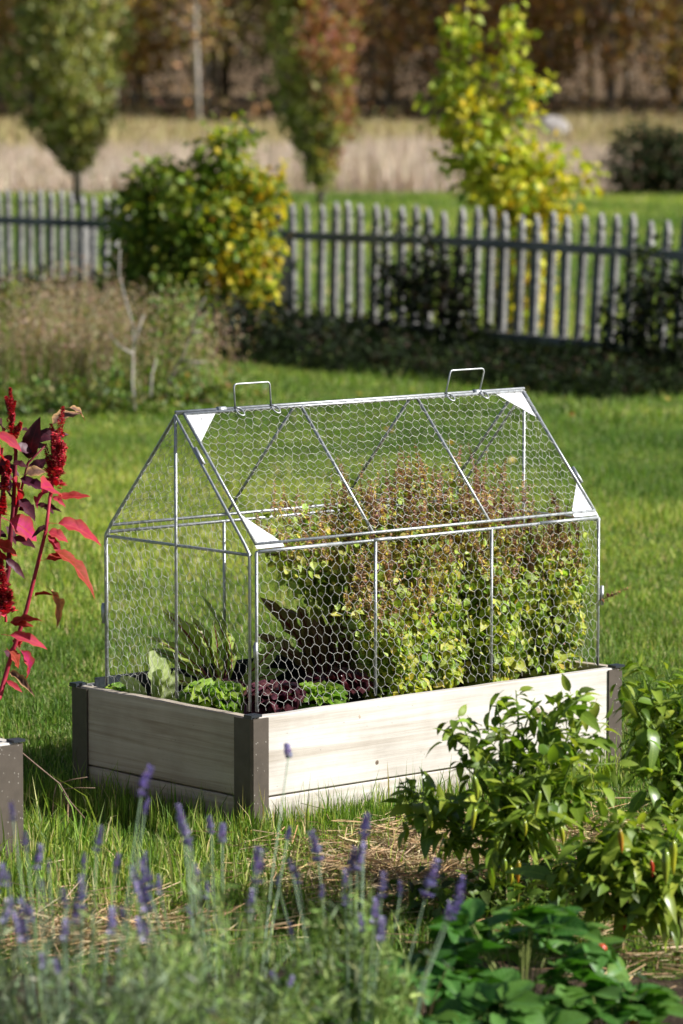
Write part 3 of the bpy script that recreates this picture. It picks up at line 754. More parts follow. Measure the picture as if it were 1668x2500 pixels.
# two roof leaves, each with four white corner plates
for sgn, lab, sd in ((1, 'sunlit roof panel with white corner plates', 31), (-1, 'roof panel on the shaded slope', 32)):
    def rp(u, v, n=0.0):
        # u along the ridge, v up the slope from the eave
        y = v * slope[1]; z = ZE + v * slope[2]
        y += -n * slope[2]; z += n * slope[1]
        return np.array([u, y if sgn > 0 else CW - y, z])
    u0, u1, v0, v1 = 0.018, CL - 0.018, 0.020, SL - 0.012
    paths = [[rp(u0, v0, .006), rp(u0, v1, .006)], [rp(u0, v1, .006), rp(u1, v1, .006)], [rp(u1, v1, .006), rp(u1, v0, .006)], [rp(u1, v0, .006), rp(u0, v0, .006)]]
    paths += [[rp(CL * k / 3, v0, .006), rp(CL * k / 3, v1, .006)] for k in (1, 2)]
    wr = [(rp(u0, v0, .006), rp(u0, v1, .006)), (rp(u0, v1, .006), rp(u1, v1, .006)), (rp(u1, v0, .006), rp(u1, v1, .006)), (rp(u0, v0, .006), rp(u1, v0, .006))]
    wr += [(rp(CL * k / 3, v0, .006), rp(CL * k / 3, v1, .006)) for k in (1, 2)]
    EV = rp(0, 1) - rp(0, 0); EU = np.array([1.0, 0, 0])
    poly = [(u0, v0), (u1, v0), (u1, v1), (u0, v1)]
    o = panel('roof_panel', lab, paths, ((poly, rp(0, 0, .010), EU, EV), dict(seed=sd, w=0.0278, side=0.0145, rise=0.0098, shear=0.1)), wr)
    for cu, su in ((u0, 1), (u1, -1)) if sgn > 0 else ():
        for cv, sv, a, b_ in ((v0, 1, 0.085, 0.10), (v1, -1, 0.105, 0.095)):
            P = [rp(cu, cv, .003), rp(cu + su * a, cv, .003), rp(cu, cv + sv * b_, .003)]
            Q = [p + (rp(0, 0, .0015) - rp(0, 0, 0)) for p in P]
            mb = MB(); mb.add(np.array(P + Q), [(0, 1, 4, 3), (1, 2, 5, 4), (2, 0, 3, 5)], [(0, 2, 1), (3, 4, 5)])
            obj('corner_plate', mb.mesh('corner_plate'), M['plate'], o)
        # turned-down flap of the plate at the eave
        mb = MB(); a, b_ = sorted((cu - su * 0.004, cu + su * 0.085))
        P = [rp(a, 0.006, .004), rp(b_, 0.006, .004), rp(b_, v0 - 0.003, .004), rp(a, v0 - 0.003, .004)]
        Q = [p + (rp(0, 0, .0015) - rp(0, 0, 0)) for p in P]
        mb.add(np.array(P + Q), [(3, 2, 1, 0), (4, 5, 6, 7), (0, 1, 5, 4), (1, 2, 6, 5), (2, 3, 7, 6), (3, 0, 4, 7)])
        obj('plate_flap', mb.mesh('plate_flap'), M['plate'], o)
# ridge rod and its clips
mb = MB(); tube(mb, [(0.0, CW / 2, ZR), (CL, CW / 2, ZR)], RR, 8)
ridge = obj('ridge_rod', mb.mesh('ridge_rod', True), M['zinc'], cage)
for xx in (0.135, 1.03):
    mb = MB(); tube(mb, [(xx, CW / 2 - 0.002, ZR - 0.001), (xx + 0.026, CW / 2 - 0.002, ZR - 0.001)], RR + 0.004, 10)
    obj('clip', mb.mesh('clip', True), M['zinc'], ridge)
# spring clips on the uprights and rafters
for P, D, nm in (((0.006, -0.004, RIM + 0.15), (0, 0, 1), 'latch'), ((0.0, CW - 0.002, RIM + 0.19), (0, 0, 1), 'latch'), ((CL, -0.003, RIM + 0.19), (0, 0, 1), 'latch'), ((0.004, CW / 2 - 0.09, ZR - 0.105), (0, 0.67, 0.74), 'latch'), ((CL - 0.004, 0.09, ZE + 0.108), (0, 0.67, 0.74), 'latch')):
    P = np.array(P); D = unit(D); mb = MB(); u = unit(np.cross(D, (1, 0.3, 0.1)))
    ps = [P - D * 0.026, P + D * 0.026]
    tube(mb, ps, 0.0050, 8); tube(mb, [P - D * 0.012 + u * 0.006, P + D * 0.018 + u * 0.006], 0.0018, 6)
    tube(mb, [P + D * 0.018 + u * 0.006, P + D * 0.024 + u * 0.002], 0.0018, 6)
    obj(nm, mb.mesh(nm, True), M['zinc'], cage)
# two square wire handles standing on the ridge, each hooked with two loops
for ua, ub, lean in ((0.192, 0.312, -0.004), (0.925, 1.050, 0.016)):
    mb = MB(); yb = CW / 2 - 0.005; h = 0.062; c = 0.008; r = 0.0024
    L = [(ua, yb, ZR)]; ux = ua + lean; vx = ub + lean
    top = ZR + h
    L += [(ux, yb, top - c), (ux + 0.003, yb, top - 0.002), (ux + c, yb, top), (vx - c, yb, top), (vx - 0.003, yb, top - 0.002), (vx, yb, top - c), (ub, yb, ZR)]
    tube(mb, L, r, 7)
    hd = obj('handle', mb.mesh('handle', True), M['zinc'], cage)
    for q in (ua, ub):
        pts = []
        for a in np.linspace(-0.3, 1.75 * pi, 14):
            R_ = 0.017
            # the loop lies over the sunlit slope and round the rods
            v = SL - 0.012 - 0.010 + R_ * math.cos(a) * 0.85; n = 0.0115 + 0.010 * math.sin(a * 0.5) ** 2 * 0.4
            y = v * slope[1] - n * slope[2]; z = ZE + v * slope[2] + n * slope[1]
            pts.append((q + R_ * math.sin(a) * 0.62, y, z))
        mb = MB(); tube(mb, pts, 0.0021, 6)
        obj('hook', mb.mesh('hook', True), M['zinc'], hd)

# ================================================================== PLANTS IN THE BED
def inside_cage(l, m, z, pad=0.015):
    zr = RIM + EH + np.minimum(m, CW - m) * (RH - EH) / (CW / 2)
    return (l > pad) & (l < CL - pad) & (m > pad) & (m < CW - pad) & (z < zr - pad * 1.3)
herb_leaves = [leaf_tpl(5, 0.62, 0.38, 0.16, d, 0.16, wav=w, wn=3) for d, w in ((0.1, 0.1), (0.35, 0.12), (0.55, 0.05))]
herb_meshes = []
for i, t in enumerate(herb_leaves):
    b_ = MB(); b_.add(t[0], t[1], uv=t[2]); herb_meshes.append(b_.mesh('leaf', True))
SPK = [(0.36, 0.20, 0.15), (0.50, 0.34, 0.22), (0.64, 0.50, 0.13), (0.30, 0.17, 0.17)]
def spike_mesh(L, r, cols, probs, n=70):
    mb = MB(); t = np.sort(rng.random(n)); wh = np.round(t * 11) / 11 + rng.normal(0, 0.008, n); a = rng.uniform(0, 2 * pi, n)
    rad = r * (1.05 - 0.7 * wh) * rng.uniform(0.6, 1.1, n)
    D = np.stack([np.cos(a), np.sin(a), rng.uniform(-0.2, 0.9, n)], 1)
    P = np.stack([np.cos(a) * 0.001, np.sin(a) * 0.001, wh * L], 1)
    scatter(mb, (np.array([(0, 0, 0), (-0.42, 0.55, 0.1), (0, 1, 0), (0.42, 0.55, 0.1)]), np.array([(0, 3, 2, 1)]), np.zeros((4, 2))), P, D, np.tile([0, 0, 1.0], (n, 1)), rad, mixcol(n, cols, probs, 0.25))
    tube(mb, [(0, 0, -0.01), (0, 0, L)], [0.0012, 0.0005], 3, col=cols[0])
    return mb.mesh('flower_spike')
spikes_y = [spike_mesh(rng.uniform(0.06, 0.10), rng.uniform(0.012, 0.016), SPK, (.15, .3, .45, .1)) for _ in range(4)]
spikes_p = [spike_mesh(rng.uniform(0.06, 0.11), rng.uniform(0.012, 0.016), SPK, (.42, .33, .08, .2)) for _ in range(5)]
def herb_plant(l, m, hgt, rad, nstem, nleaf, purple, label, lean, umin):
    base = bedpt(l, m, 0.238)
    t = thing('flowering_herb', label, 'herb', base, 0, 'flowering herbs in the cage')
    st = MB(); fo = MB(); leaves = []; 
    for s in range(nstem):
        a = rng.uniform(0, 2 * pi); q = rad * math.sqrt(rng.random()); h = hgt * rng.uniform(0.66, 1.04) * (1 - 0.15 * q / rad)
        d = np.array([math.cos(a), math.sin(a), 0]) * q
        top = d + np.array([0, 0, h]) + (AX * lean[0] + BX * lean[1]) * rng.uniform(0.5, 1.4)
        for _ in range(12):
            w = base + top
            if inside_cage(w @ AX, w @ BX, w[2] + 0.05): break
            top[:2] *= 0.85; top[2] *= 0.95
        mid = np.array([d[0] * 0.62, d[1] * 0.62, top[2] * 0.5]); p0 = np.array([d[0] * 0.22, d[1] * 0.22, 0])
        path = [p0, p0 * 0.4 + mid * 0.6, mid + rng.normal(0, 0.006, 3), (mid + top) / 2 + rng.normal(0, 0.006, 3), top]
        tube(st, path, np.linspace(0.0022, 0.0009, 5), 3, col=(0.18, 0.16, 0.06) if rng.random() < 0.6 else (0.14, 0.08, 0.06), cap=False)
        P = np.array(path)
        def at(u): 
            x = u * 4; i = min(int(x), 3); return P[i] + (P[i + 1] - P[i]) * (x - i)
        # small leaves near the top, large ones below
        for u in rng.uniform(umin, 0.93, 18):
            aa = rng.uniform(0, 2 * pi); leaves.append((at(u) + rng.normal(0, 0.012, 3), aa, u))
        sp = obj('flower_spike', (spikes_p if rng.random() < purple else spikes_y)[rng.integers(4)], M['herb_flower'], t)
        sp.location = at(0.97) - np.array([0, 0, 0.03]); sp.rotation_euler = (rng.normal(0, 0.15), rng.normal(0, 0.15), rng.uniform(0, 6)); sp.scale = (1, 1, rng.uniform(0.8, 1.15))
        for k in range(5):   # side spikelets
            u = rng.uniform(0.62, 0.97); b0 = at(u); aa = rng.uniform(0, 2 * pi); D = np.array([math.cos(aa), math.sin(aa), 1.1]); n = 26
            tt = rng.random(n); L = rng.uniform(0.025, 0.05)
            Pn = b0 + unit(D) * (tt * L)[:, None] + rng.normal(0, 0.002, (n, 3))
            scatter(fo, QUADLEAF, Pn, rng.normal(0, 1, (n, 3)), rng.normal(0, 1, (n, 3)), rng.uniform(0.005, 0.011, n), mixcol(n, SPK, (.4, .3, .15, .15) if rng.random() < purple else (.15, .25, .5, .1), 0.25))
    rng.shuffle(leaves) if False else None
    order = rng.permutation(len(leaves)); nbig = 0
    sm = []
    for i in order:
        p, a, u = leaves[i]
        D = np.array([math.cos(a), math.sin(a), rng.uniform(-0.45, 0.35)]); w = base + p + D * 0.03
        if not inside_cage(w @ AX, w @ BX, w[2], -0.004): continue
        if u < 0.80 and nbig < nleaf:
            nbig += 1
            o = obj('leaf', herb_meshes[rng.integers(3)], M['herb_leaf'], t)
            aim(o, p, D, np.array([0.75, -0.5, 0.6]) + rng.normal(0, 0.35, 3), rng.uniform(0.030, 0.070) * (1.15 - 0.4 * u))
        else: sm.append((p, D))
    # small shoots that fill the plant
    n = 2300; k = rng.integers(0, len(leaves), n)
    P = np.array([leaves[i][0] for i in k]) + rng.normal(0, 0.022, (n, 3)); W = P + base
    ok = inside_cage(W @ AX, W @ BX, W[:, 2], 0.006) & (P[:, 2] > 0.0); P = P[ok]; n = len(P)
    up = np.clip(P[:, 2] / hgt, 0, 1)[:, None]
    c = mixcol(n, [(0.37, 0.48, 0.075), (0.50, 0.57, 0.13), (0.60, 0.52, 0.10), (0.20, 0.31, 0.045)], (.38, .3, .12, .2), 0.2)
    br = mixcol(n, SPK, (.3, .32, .26, .12), 0.2); mixm = (rng.random((n, 1)) < np.clip((up - 0.45) * 2.6, 0.03, 0.95) * (0.72 + 0.28 * purple))
    D = rng.normal(0, 1, (n, 3)); D[:, 2] += 0.2
    scatter(fo, herb_leaves[0], P, D, rng.normal(0, 0.45, (n, 3)) + np.array([0.75, -0.5, 0.6]), np.where(mixm[:, 0], rng.uniform(0.006, 0.013, n), rng.uniform(0.014, 0.036, n)), np.where(mixm, br, c))
    s_ = obj('stems', st.mesh('stems', True), M['stem'], t); f_ = stuff('small_foliage', fo.mesh('small_foliage'), M['leaf'], t)
    return t
herbs = [(0.70, 0.41, 0.60, 0.13, 22, 60, 0.30, 'yellow green herb leaning towards the red veined beet leaves', (-0.24, -0.03), 0.5),
         (0.58, 0.13, 0.37, 0.15, 18, 125, 0.12, 'leafy yellow green herb by the first upright rod of the long side', (-0.05, 0), 0.06),
         (0.80, 0.40, 0.66, 0.15, 24, 75, 0.25, 'tall golden flowering herb under the middle of the roof', (-0.05, 0), 0.08),
         (0.78, 0.15, 0.54, 0.15, 20, 135, 0.2, 'broad leaved green herb behind the middle of the white plank', (0, 0), 0.06),
         (0.92, 0.38, 0.70, 0.15, 24, 75, 0.45, 'tallest flowering herb with the highest brownish spikes', (0, 0), 0.08),
         (0.96, 0.14, 0.54, 0.13, 20, 135, 0.55, 'herb with lilac brown spikes by the second upright rod of the long side', (0, 0), 0.05),
         (1.10, 0.38, 0.64, 0.14, 24, 75, 0.95, 'dark brown seeding herb at the back far end of the cage', (0, 0), 0.08),
         (0.70, 0.27, 0.56, 0.13, 18, 60, 0.25, 'golden tipped herb crowded between the beet and the middle of the cage', (-0.05, 0), 0.2),
         (0.88, 0.26, 0.62, 0.13, 20, 60, 0.45, 'golden brown herb in the heart of the mass under the sunlit roof panel', (0, 0), 0.2),
         (1.03, 0.26, 0.60, 0.13, 20, 60, 0.85, 'brown tipped herb in the heart of the mass near the far gable end', (0, 0), 0.2),
         (1.15, 0.13, 0.54, 0.13, 22, 140, 0.90, 'purple brown herb pressed against the far gable end', (0, 0), 0.04)]
for h in herbs: herb_plant(*h)

# a sprig that pokes out through the far corner
sprig_mesh = spikes_p[2]
sg = obj('herb_sprig', None, None); sg.location = bedpt(CL - 0.01, 0.0, RIM + 0.175); tag(sg, 'thin brown flower sprig poking out through the wire at the far corner', 'sprig')
o = obj('flower_spike', sprig_mesh, M['herb_flower'], sg); o.rotation_euler = (0, 1.15, 0.1)
mb = MB(); tube(mb, [(-0.03, 0, -0.02), (0.0, 0, 0.0), (0.05, 0.005, 0.02)], 0.0009, 3, col=(0.2, 0.1, 0.08)); obj('stem', mb.mesh('stem'), M['stem'], sg)

# red-veined beet / chard ----------------------------------------------------
chard_m = []
for w_, d_, tw in ((0.20, 0.25, 0.3), (0.22, 0.5, -0.4), (0.18, 0.1, 0.6)):
    t = leaf_tpl(8, w_, 0.55, 0.18, d_, 0.3, wav=0.35, wn=3.5, twist=tw); b_ = MB(); b_.add(t[0], t[1], uv=t[2]); chard_m.append(b_.mesh('leaf', True))
def rosette(name, label, cat, l, m, z, leaves, meshes, mat, stalk=None, group=None):
    """leaves: (azimuth in the picture plane -90..90 across, lean, length, towards camera)"""
    base = bedpt(l, m, z); t = thing(name, label, cat, base, 0, group)
    for (ax, ay, L, roll) in leaves:
        D = unit(np.array([math.sin(ax) * math.cos(ay), -math.sin(ay), math.cos(ax) * math.cos(ay)]))
        o = obj('leaf', meshes[rng.integers(len(meshes))], mat, t)
        N = np.array([0.75 - 0.5 * math.sin(roll), -0.62, 0.5]) + rng.normal(0, 0.15, 3)
        aim(o, rng.normal(0, 0.006, 3) * [1, 1, 0], D, N, L)
        if stalk:
            mb = MB(); tube(mb, [(0, 0, 0), D * L * 0.25, D * L * 0.5 - np.array([0, 0, 0.03 * L])], [0.004, 0.0035, 0.002], 5, col=stalk)
            obj('leaf_stalk', mb.mesh('leaf_stalk', True), M['stem'], t)
    return t
R = math.radians
rosette('beet_plant', 'red veined green beet plant behind the pale lettuce', 'beet', 0.31, 0.50, 0.24,
        [(R(-40), R(5), 0.20, 0.3), (R(-24), R(-5), 0.27, 0.2), (R(-30), R(12), 0.22, 0.4), (R(-8), R(4), 0.22, 0), (R(2), R(10), 0.21, 0), (R(10), R(0), 0.25, -0.2), (R(18), R(8), 0.20, -0.3), (R(48), R(5), 0.22, -0.4), (R(62), R(15), 0.19, -0.6), (R(-60), R(15), 0.16, 0.4), (R(75), R(25), 0.15, -0.6), (R(-3), R(25), 0.14, 0.1)], chard_m, M['chard_leaf'], (0.2, 0.04, 0.05))
rosette('beet_plant', 'dark red beet plant behind the second green lettuce', 'beet', 0.58, 0.40, 0.24,
        [(R(-22), R(0), 0.29, 0.2), (R(-12), R(6), 0.24, 0.0), (R(-38), R(10), 0.23, 0.4), (R(4), R(4), 0.21, 0), (R(26), R(5), 0.22, -0.2), (R(40), R(0), 0.22, -0.3), (R(58), R(18), 0.17, -0.4), (R(15), R(20), 0.17, -0.2), (R(-30), R(30), 0.16, 0.3), (R(12), R(0), 0.25, 0), (R(-5), R(12), 0.2, 0.1)], chard_m, M['dark_chard_leaf'], (0.16, 0.02, 0.03))
rosette('beet_plant', 'small dark beet plant in the shade between beet and herbs', 'beet', 0.72, 0.46, 0.24,
        [(R(-20), R(5), 0.25, 0.2), (R(12), R(5), 0.27, 0), (R(30), R(10), 0.22, -0.3), (R(-40), R(12), 0.19, 0.3), (R(0), R(20), 0.19, 0), (R(50), R(10), 0.18, -0.3)], chard_m, M['dark_chard_leaf'], (0.16, 0.02, 0.03))
# pale cos lettuce
pl_m = []
for d_ in (0.0, 0.2):
    t = leaf_tpl(8, 0.42, 0.62, 0.2, d_, 0.05, wav=0.18, wn=3, blunt=0.35); b_ = MB(); b_.add(t[0], t[1], uv=t[2]); pl_m.append(b_.mesh('leaf', True))
rosette('pale_lettuce', 'pale upright lettuce leaves near the corner post at the short plank', 'lettuce', 0.085, 0.50, 0.235,
        [(R(-4), R(10), 0.155, 0.1), (R(14), R(5), 0.12, -0.2), (R(-35), R(15), 0.11, 0.4), (R(35), R(12), 0.11, -0.4), (R(-60), R(20), 0.10, 0.6), (R(60), R(10), 0.10, -0.6), (R(5), R(-10), 0.13, 0)], pl_m, M['pale_lettuce'])
# curly lettuces: frilled leaves set round a heart
def frill_mesh(width, frill, n=7, k=11):
    V = []; U = []
    for i in range(n + 1):
        t = i / n
        for j in range(k):
            s = -1 + 2 * j / (k - 1); w = width * 0.5 * (0.25 + 0.75 * math.sin(pi * min(0.62, 0.12 + 0.5 * t)) ** 1.1)
            amp = frill * max(0, (t - 0.35)) * 1.5 + frill * abs(s) ** 2 * 0.8 * t
            y = t * (1 - 0.12 * s * s) + 0.02 * math.sin(9 * s + 3 * t)
            z = 0.5 * width * s * s * 0.5 + amp * (math.sin(11 * s + 5 * t) * 0.7 + math.sin(23 * s + 9 * t) * 0.4) - 0.3 * t * t * t
            V.append((s * w, y, z)); U.append((s, t))
    Q = [(i * k + j, i * k + j + 1, (i + 1) * k + j + 1, (i + 1) * k + j) for i in range(n) for j in range(k - 1)]
    b_ = MB(); b_.add(V, Q, uv=U); return b_.mesh('leaf', True)
frills = [frill_mesh(w_, f_) for w_, f_ in ((0.85, 0.13), (1.0, 0.16), (0.75, 0.18))]
def lettuce(label, l, m, r, n, mat, z=0.24, lift=0.6):
    t = thing('curly_lettuce', label, 'lettuce', bedpt(l, m, z), rng.uniform(0, 6))
    for i in range(n):
        u = i / n; a = i * 2.4 + rng.normal(0, 0.15); e = lift * 0.35 + u * 1.05
        D = np.array([math.cos(a) * math.cos(e), math.sin(a) * math.cos(e), math.sin(e)])
        o = obj('leaf', frills[rng.integers(3)], mat, t)
        aim(o, D * 0.008, D, np.array([-math.cos(a) * math.sin(e), -math.sin(a) * math.sin(e), math.cos(e)]) + rng.normal(0, 0.1, 3), r * (1.05 - 0.35 * u) * rng.uniform(0.9, 1.1))
    return t
lettuce('bright green curly lettuce beside the pale lettuce at the short plank', 0.10, 0.255, 0.098, 28, M['green_lettuce'], 0.262)
lettuce('dark red curly lettuce at the corner post between two green lettuces', 0.20, 0.15, 0.095, 30, M['red_lettuce'], 0.262)
lettuce('bright green curly lettuce behind the white plank near the corner post', 0.295, 0.10, 0.082, 26, M['green_lettuce'], 0.265)
lettuce('dark red lettuce just before the first upright rod of the long side', 0.42, 0.14, 0.09, 22, M['red_lettuce'], 0.265, 1.5)
lettuce('dark red lettuce behind the green curly lettuce near the beet', 0.20, 0.36, 0.085, 20, M['red_lettuce'], 0.25)
lettuce('low green lettuce in the back corner by the shaded plank', 0.06, 0.60, 0.05, 16, M['green_lettuce'], 0.25)

# ================================================================== SECOND BED AT THE EDGE AND ITS AMARANTH
P0 = np.array([-0.534, -0.43, 0])
bed2 = thing('raised_bed', 'neighbouring brown raised bed, only its corner in view, below the red amaranth', 'raised bed', P0, YAW)
ex1, ex0, ey0, ey1 = 0.0, -1.30, 0.0, 0.725
for org, rz, L in (((ex0 + .012, ey0 + .004), 0, 1.276), ((ex1 - .012, ey1 - .004), pi, 1.276), ((ex0 + .004, ey1 - .034), -pi / 2, 0.657), ((ex1 - .004, ey0 + .034), pi / 2, 0.657)):
    for zb, h in ((RIM - UB, UB), (-0.06, RIM - UB - JT + 0.06)):
        o = obj('plank', plank_mesh(L, TH, h), M['wood'], bed2, (org[0], org[1], zb)); o.rotation_euler = (0, 0, rz)
for cx, cy, sx, sy in ((ex1, ey0, -1, 1), (ex1, ey1, -1, -1), (ex0, ey0, 1, 1), (ex0, ey1, 1, -1)): corner_post(bed2, cx, cy, sx, sy, 0.075, 0.075)
mb = MB(); box(mb, (ex0 + .033, ey0 + .033, 0.1), (ex1 - .033, ey1 - .033, 0.24)); o = obj('soil', mb.mesh('soil'), M['soil'], bed2); o['kind'] = 'stuff'

ama_tpl = [leaf_tpl(8, 0.42, 0.42, 0.22, d, 0.2, wav=0.28, wn=2.5) for d in (0.1, 0.35, 0.6)]
ama_m = []
for t in ama_tpl: b_ = MB(); b_.add(t[0], t[1], uv=t[2]); ama_m.append(b_.mesh('leaf', True))
def ama_spike(L, r, n, branches, red=(0.44, 0.024, 0.045)):
    mb = MB(); cols = [red, tuple(q * 1.6 for q in red), (0.36, 0.13, 0.07), tuple(q * 0.5 for q in red)]
    def cone(o, D, L, r, n):
        o = np.array(o, float); D = unit(D); u = unit(np.cross(D, (0.31, 0.9, 0.1))); w = np.cross(D, u)
        t = rng.random(n) ** 0.85; a = rng.uniform(0, 2 * pi, n); q = r * (1 - t) ** 0.6 * (0.75 + 0.25 * np.sin(t * 40))
        rad = np.cos(a)[:, None] * u + np.sin(a)[:, None] * w
        P = o + D * (t * L)[:, None] + rad * (q * 0.55)[:, None]
        scatter(mb, (np.array([(0, 0, 0), (-0.45, 0.5, 0.1), (0, 1, 0), (0.45, 0.5, 0.1)]), np.array([(0, 3, 2, 1)]), np.zeros((4, 2))), P, rad + D * 0.5 + rng.normal(0, 0.3, (n, 3)), np.tile(D, (n, 1)), np.maximum(q * 0.6, 0.0055), mixcol(n, cols, (.5, .25, .13, .12), 0.25))
    cone((0, 0, 0), (0.03, 0, 1), L, r, n)
    for k in range(branches):
        a = rng.uniform(0, 2 * pi); h = rng.uniform(0.02, 0.55) * L
        cone((0, 0, h), (math.cos(a) * 0.42, math.sin(a) * 0.42, 1.0), L * rng.uniform(0.28, 0.46) * (1 - 0.4 * h / L), r * 0.5, n // 3)
    tube(mb, [(0, 0, -0.02), (0, 0, L * 0.9)], [0.004, 0.001], 5, col=red)
    return mb.mesh('flower_spike')
def amaranth(label, base, Yd, stems, spikes, leaves, mat, alt, stemcol):
    """stems, spikes and leaves are given where the photograph shows them and set into depth near Yd"""
    t = thing('amaranth', label, 'amaranth', base)
    b0 = np.array(base)
    def pos(p, dy=0.0): return at_y(p[0], p[1], Yd + dy) - b0
    for path, r0, r1 in stems:
        P = [pos(p[:2], p[2] if len(p) > 2 else 0) for p in path]
        mb = MB(); tube(mb, P, np.linspace(r0, r1, len(P)), 7, col=stemcol); obj('stem', mb.mesh('stem', True), M['stem'], t)
    for (xb, yb, xt, yt, r, br, dy) in spikes:
        A_ = pos((xb, yb), dy); B_ = pos((xt, yt), dy); L = np.linalg.norm(B_ - A_)
        o = obj('flower_spike', ama_spike(L, r * 1.25, 700, br), M['amaranth_flower'], t); o.location = A_
        o.rotation_mode = 'QUATERNION'; o.rotation_quaternion = Vector(B_ - A_).to_track_quat('Z', 'Y')
    for (xb, yb, xt, yt, w, kind, dy) in leaves:
        tilt = rng.normal(0, 0.035); A_ = pos((xb, yb), dy); B_ = pos((xt, yt), dy + tilt); D = B_ - A_; L = np.linalg.norm(D)
        Nn = np.array([rng.normal(0.25, 0.2), -0.75 + rng.normal(0, 0.25), 0.75])
        o = obj('leaf', ama_m[kind % 3], mat if kind < 3 else (alt if kind < 6 else M['withered_leaf']), t)
        aim(o, A_ - D * 0.12, D, Nn, (L * w * 2.15, L * 1.25, L * rng.uniform(0.7, 1.5)))
        if kind >= 6: o['label'] = 'withered curled leaf'
# coordinates below: position on the photograph in pixels
s = 0.3406; oy = 940
def q(x, y): return (x * s, oy + y * s)
LV = lambda L: [(*q(a, b), *q(c, d), w, k, dy) for (a, b, c, d, w, k, dy) in L]
amaranth('bright red amaranth with a tall upright flower plume and a bare red stem', (-0.80, -0.33, 0.235), -0.20,
         [([(*q(-430, 2700), -.15), (*q(-150, 2430), -.1), (*q(0, 2230),), (*q(60, 2010),), (*q(190, 1610),), (*q(330, 1040),), (*q(362, 770),)], 0.0075, 0.004)],
         [(*q(375, 740), *q(452, 160), 0.026, 16, 0.0)],
         LV([(380, 990, 690, 1010, .42, 2, 0), (350, 1170, 690, 1340, .36, 2, -.02), (305, 1255, 510, 1215, .42, 0, -.03), (330, 1050, 470, 1080, .7, 1, -.02), (370, 810, 620, 790, .3, 0, .02), (330, 1060, 440, 1190, .4, 1, .0), (300, 880, 400, 900, .5, 4, .03), (365, 800, 460, 840, .45, 1, -.02),
             (360, 770, 230, 790, .4, 1, 0), (240, 860, 420, 890, .3, 3, .03), (345, 1000, 250, 1060, .35, 4, 0), (400, 760, 350, 700, .9, 1, -.02), (400, 715, 480, 708, .25, 1, 0), (235, 1520, 360, 1465, .06, 1, 0), (350, 1460, 470, 1610, .3, 7, 0),
             (60, 1720, 240, 1640, .42, 1, -.02), (40, 1790, 310, 1820, .36, 2, -.03), (50, 1700, 220, 1720, .4, 0, -.01), (60, 1900, 160, 2000, .75, 1, -.04), (130, 1880, 295, 2070, .38, 2, 0), (50, 2050, 200, 2130, .25, 7, -.02), (30, 2110, 150, 2180, .35, 1, 0), (20, 1900, 100, 1960, .6, 4, .02)]),
         M['amaranth_leaf'], M['dark_amaranth_leaf'], (0.33, 0.02, 0.045))
amaranth('dark purple leaved amaranth at the picture edge with several small spikes', (-0.83, -0.22, 0.235), -0.05,
         [([(*q(-420, 2650), -.28), (*q(-160, 2200), -.16), (*q(0, 1600),), (*q(60, 1330),), (*q(75, 1080),), (*q(95, 900),), (*q(115, 480),), (*q(90, 370),)], 0.009, 0.004), ([(*q(-420, 2600), -.26), (*q(-120, 2000), -.13), (*q(-20, 1300),), (*q(0, 900),), (*q(45, 560),)], 0.008, 0.003), ([(*q(75, 1080),), (*q(200, 560),), (*q(330, 430),)], 0.004, 0.002)],
         [(*q(80, 380), *q(75, 25), 0.013, 5, 0), (*q(30, 760), *q(55, 545), 0.013, 6, -.04), (*q(0, 930), *q(30, 780), 0.016, 6, -.05), (*q(40, 1640), *q(30, 1340), 0.026, 8, -.06), (*q(110, 1860), *q(170, 1780), 0.012, 3, -.05), (*q(-10, 1420), *q(10, 1250), 0.018, 4, -.05), (*q(100, 380), *q(150, 270), 0.010, 3, 0)],
         LV([(200, 560, 240, 300, .5, 4, .02), (210, 400, 420, 320, .5, 5, .03), (360, 300, 520, 140, .5, 8, .02), (480, 160, 640, 190, .35, 8, .03), (120, 420, 320, 410, .45, 4, .02), (160, 480, 280, 460, .5, 5, 0), (190, 640, 320, 540, .6, 3, -.02), (170, 640, 300, 600, .8, 7, -.05), (-40, 330, 140, 430, .5, 1, -.05), (-60, 470, 130, 520, .5, 2, -.05), (60, 660, 235, 790, .5, 2, -.05), (80, 560, 180, 560, .7, 4, -.02),
             (120, 660, 320, 740, .35, 3, 0), (130, 800, 240, 940, .45, 3, -.02), (40, 960, 280, 1060, .75, 1, -.06), (0, 720, 130, 790, .7, 4, -.03), (60, 860, 200, 830, .5, 5, .0), (80, 1080, 235, 1150, .5, 3, -.03), (-60, 1150, 145, 1170, .6, 1, -.06), (-80, 1240, 60, 1200, .7, 1, -.06), (20, 1230, 170, 1340, .35, 5, -.03), (-50, 1360, 40, 1310, .5, 7, -.06), (-40, 250, 60, 300, .6, 4, 0), (0, 560, 140, 620, .6, 4, 0), (30, 1000, 130, 1120, .5, 4, .02), (100, 430, 220, 470, .7, 3, -.02),
             (100, 500, 10, 560, .6, 4, 0), (90, 760, -20, 700, .6, 3, .02), (140, 700, 260, 690, .5, 4, .03), (150, 330, 235, 300, .5, 5, .03), (120, 900, 240, 870, .5, 4, .04), (60, 1100, -40, 1040, .5, 3, .03), (-60, 600, 100, 640, .6, 4, .02)]),
         M['amaranth_leaf'], M['dark_amaranth_leaf'], (0.17, 0.012, 0.03))

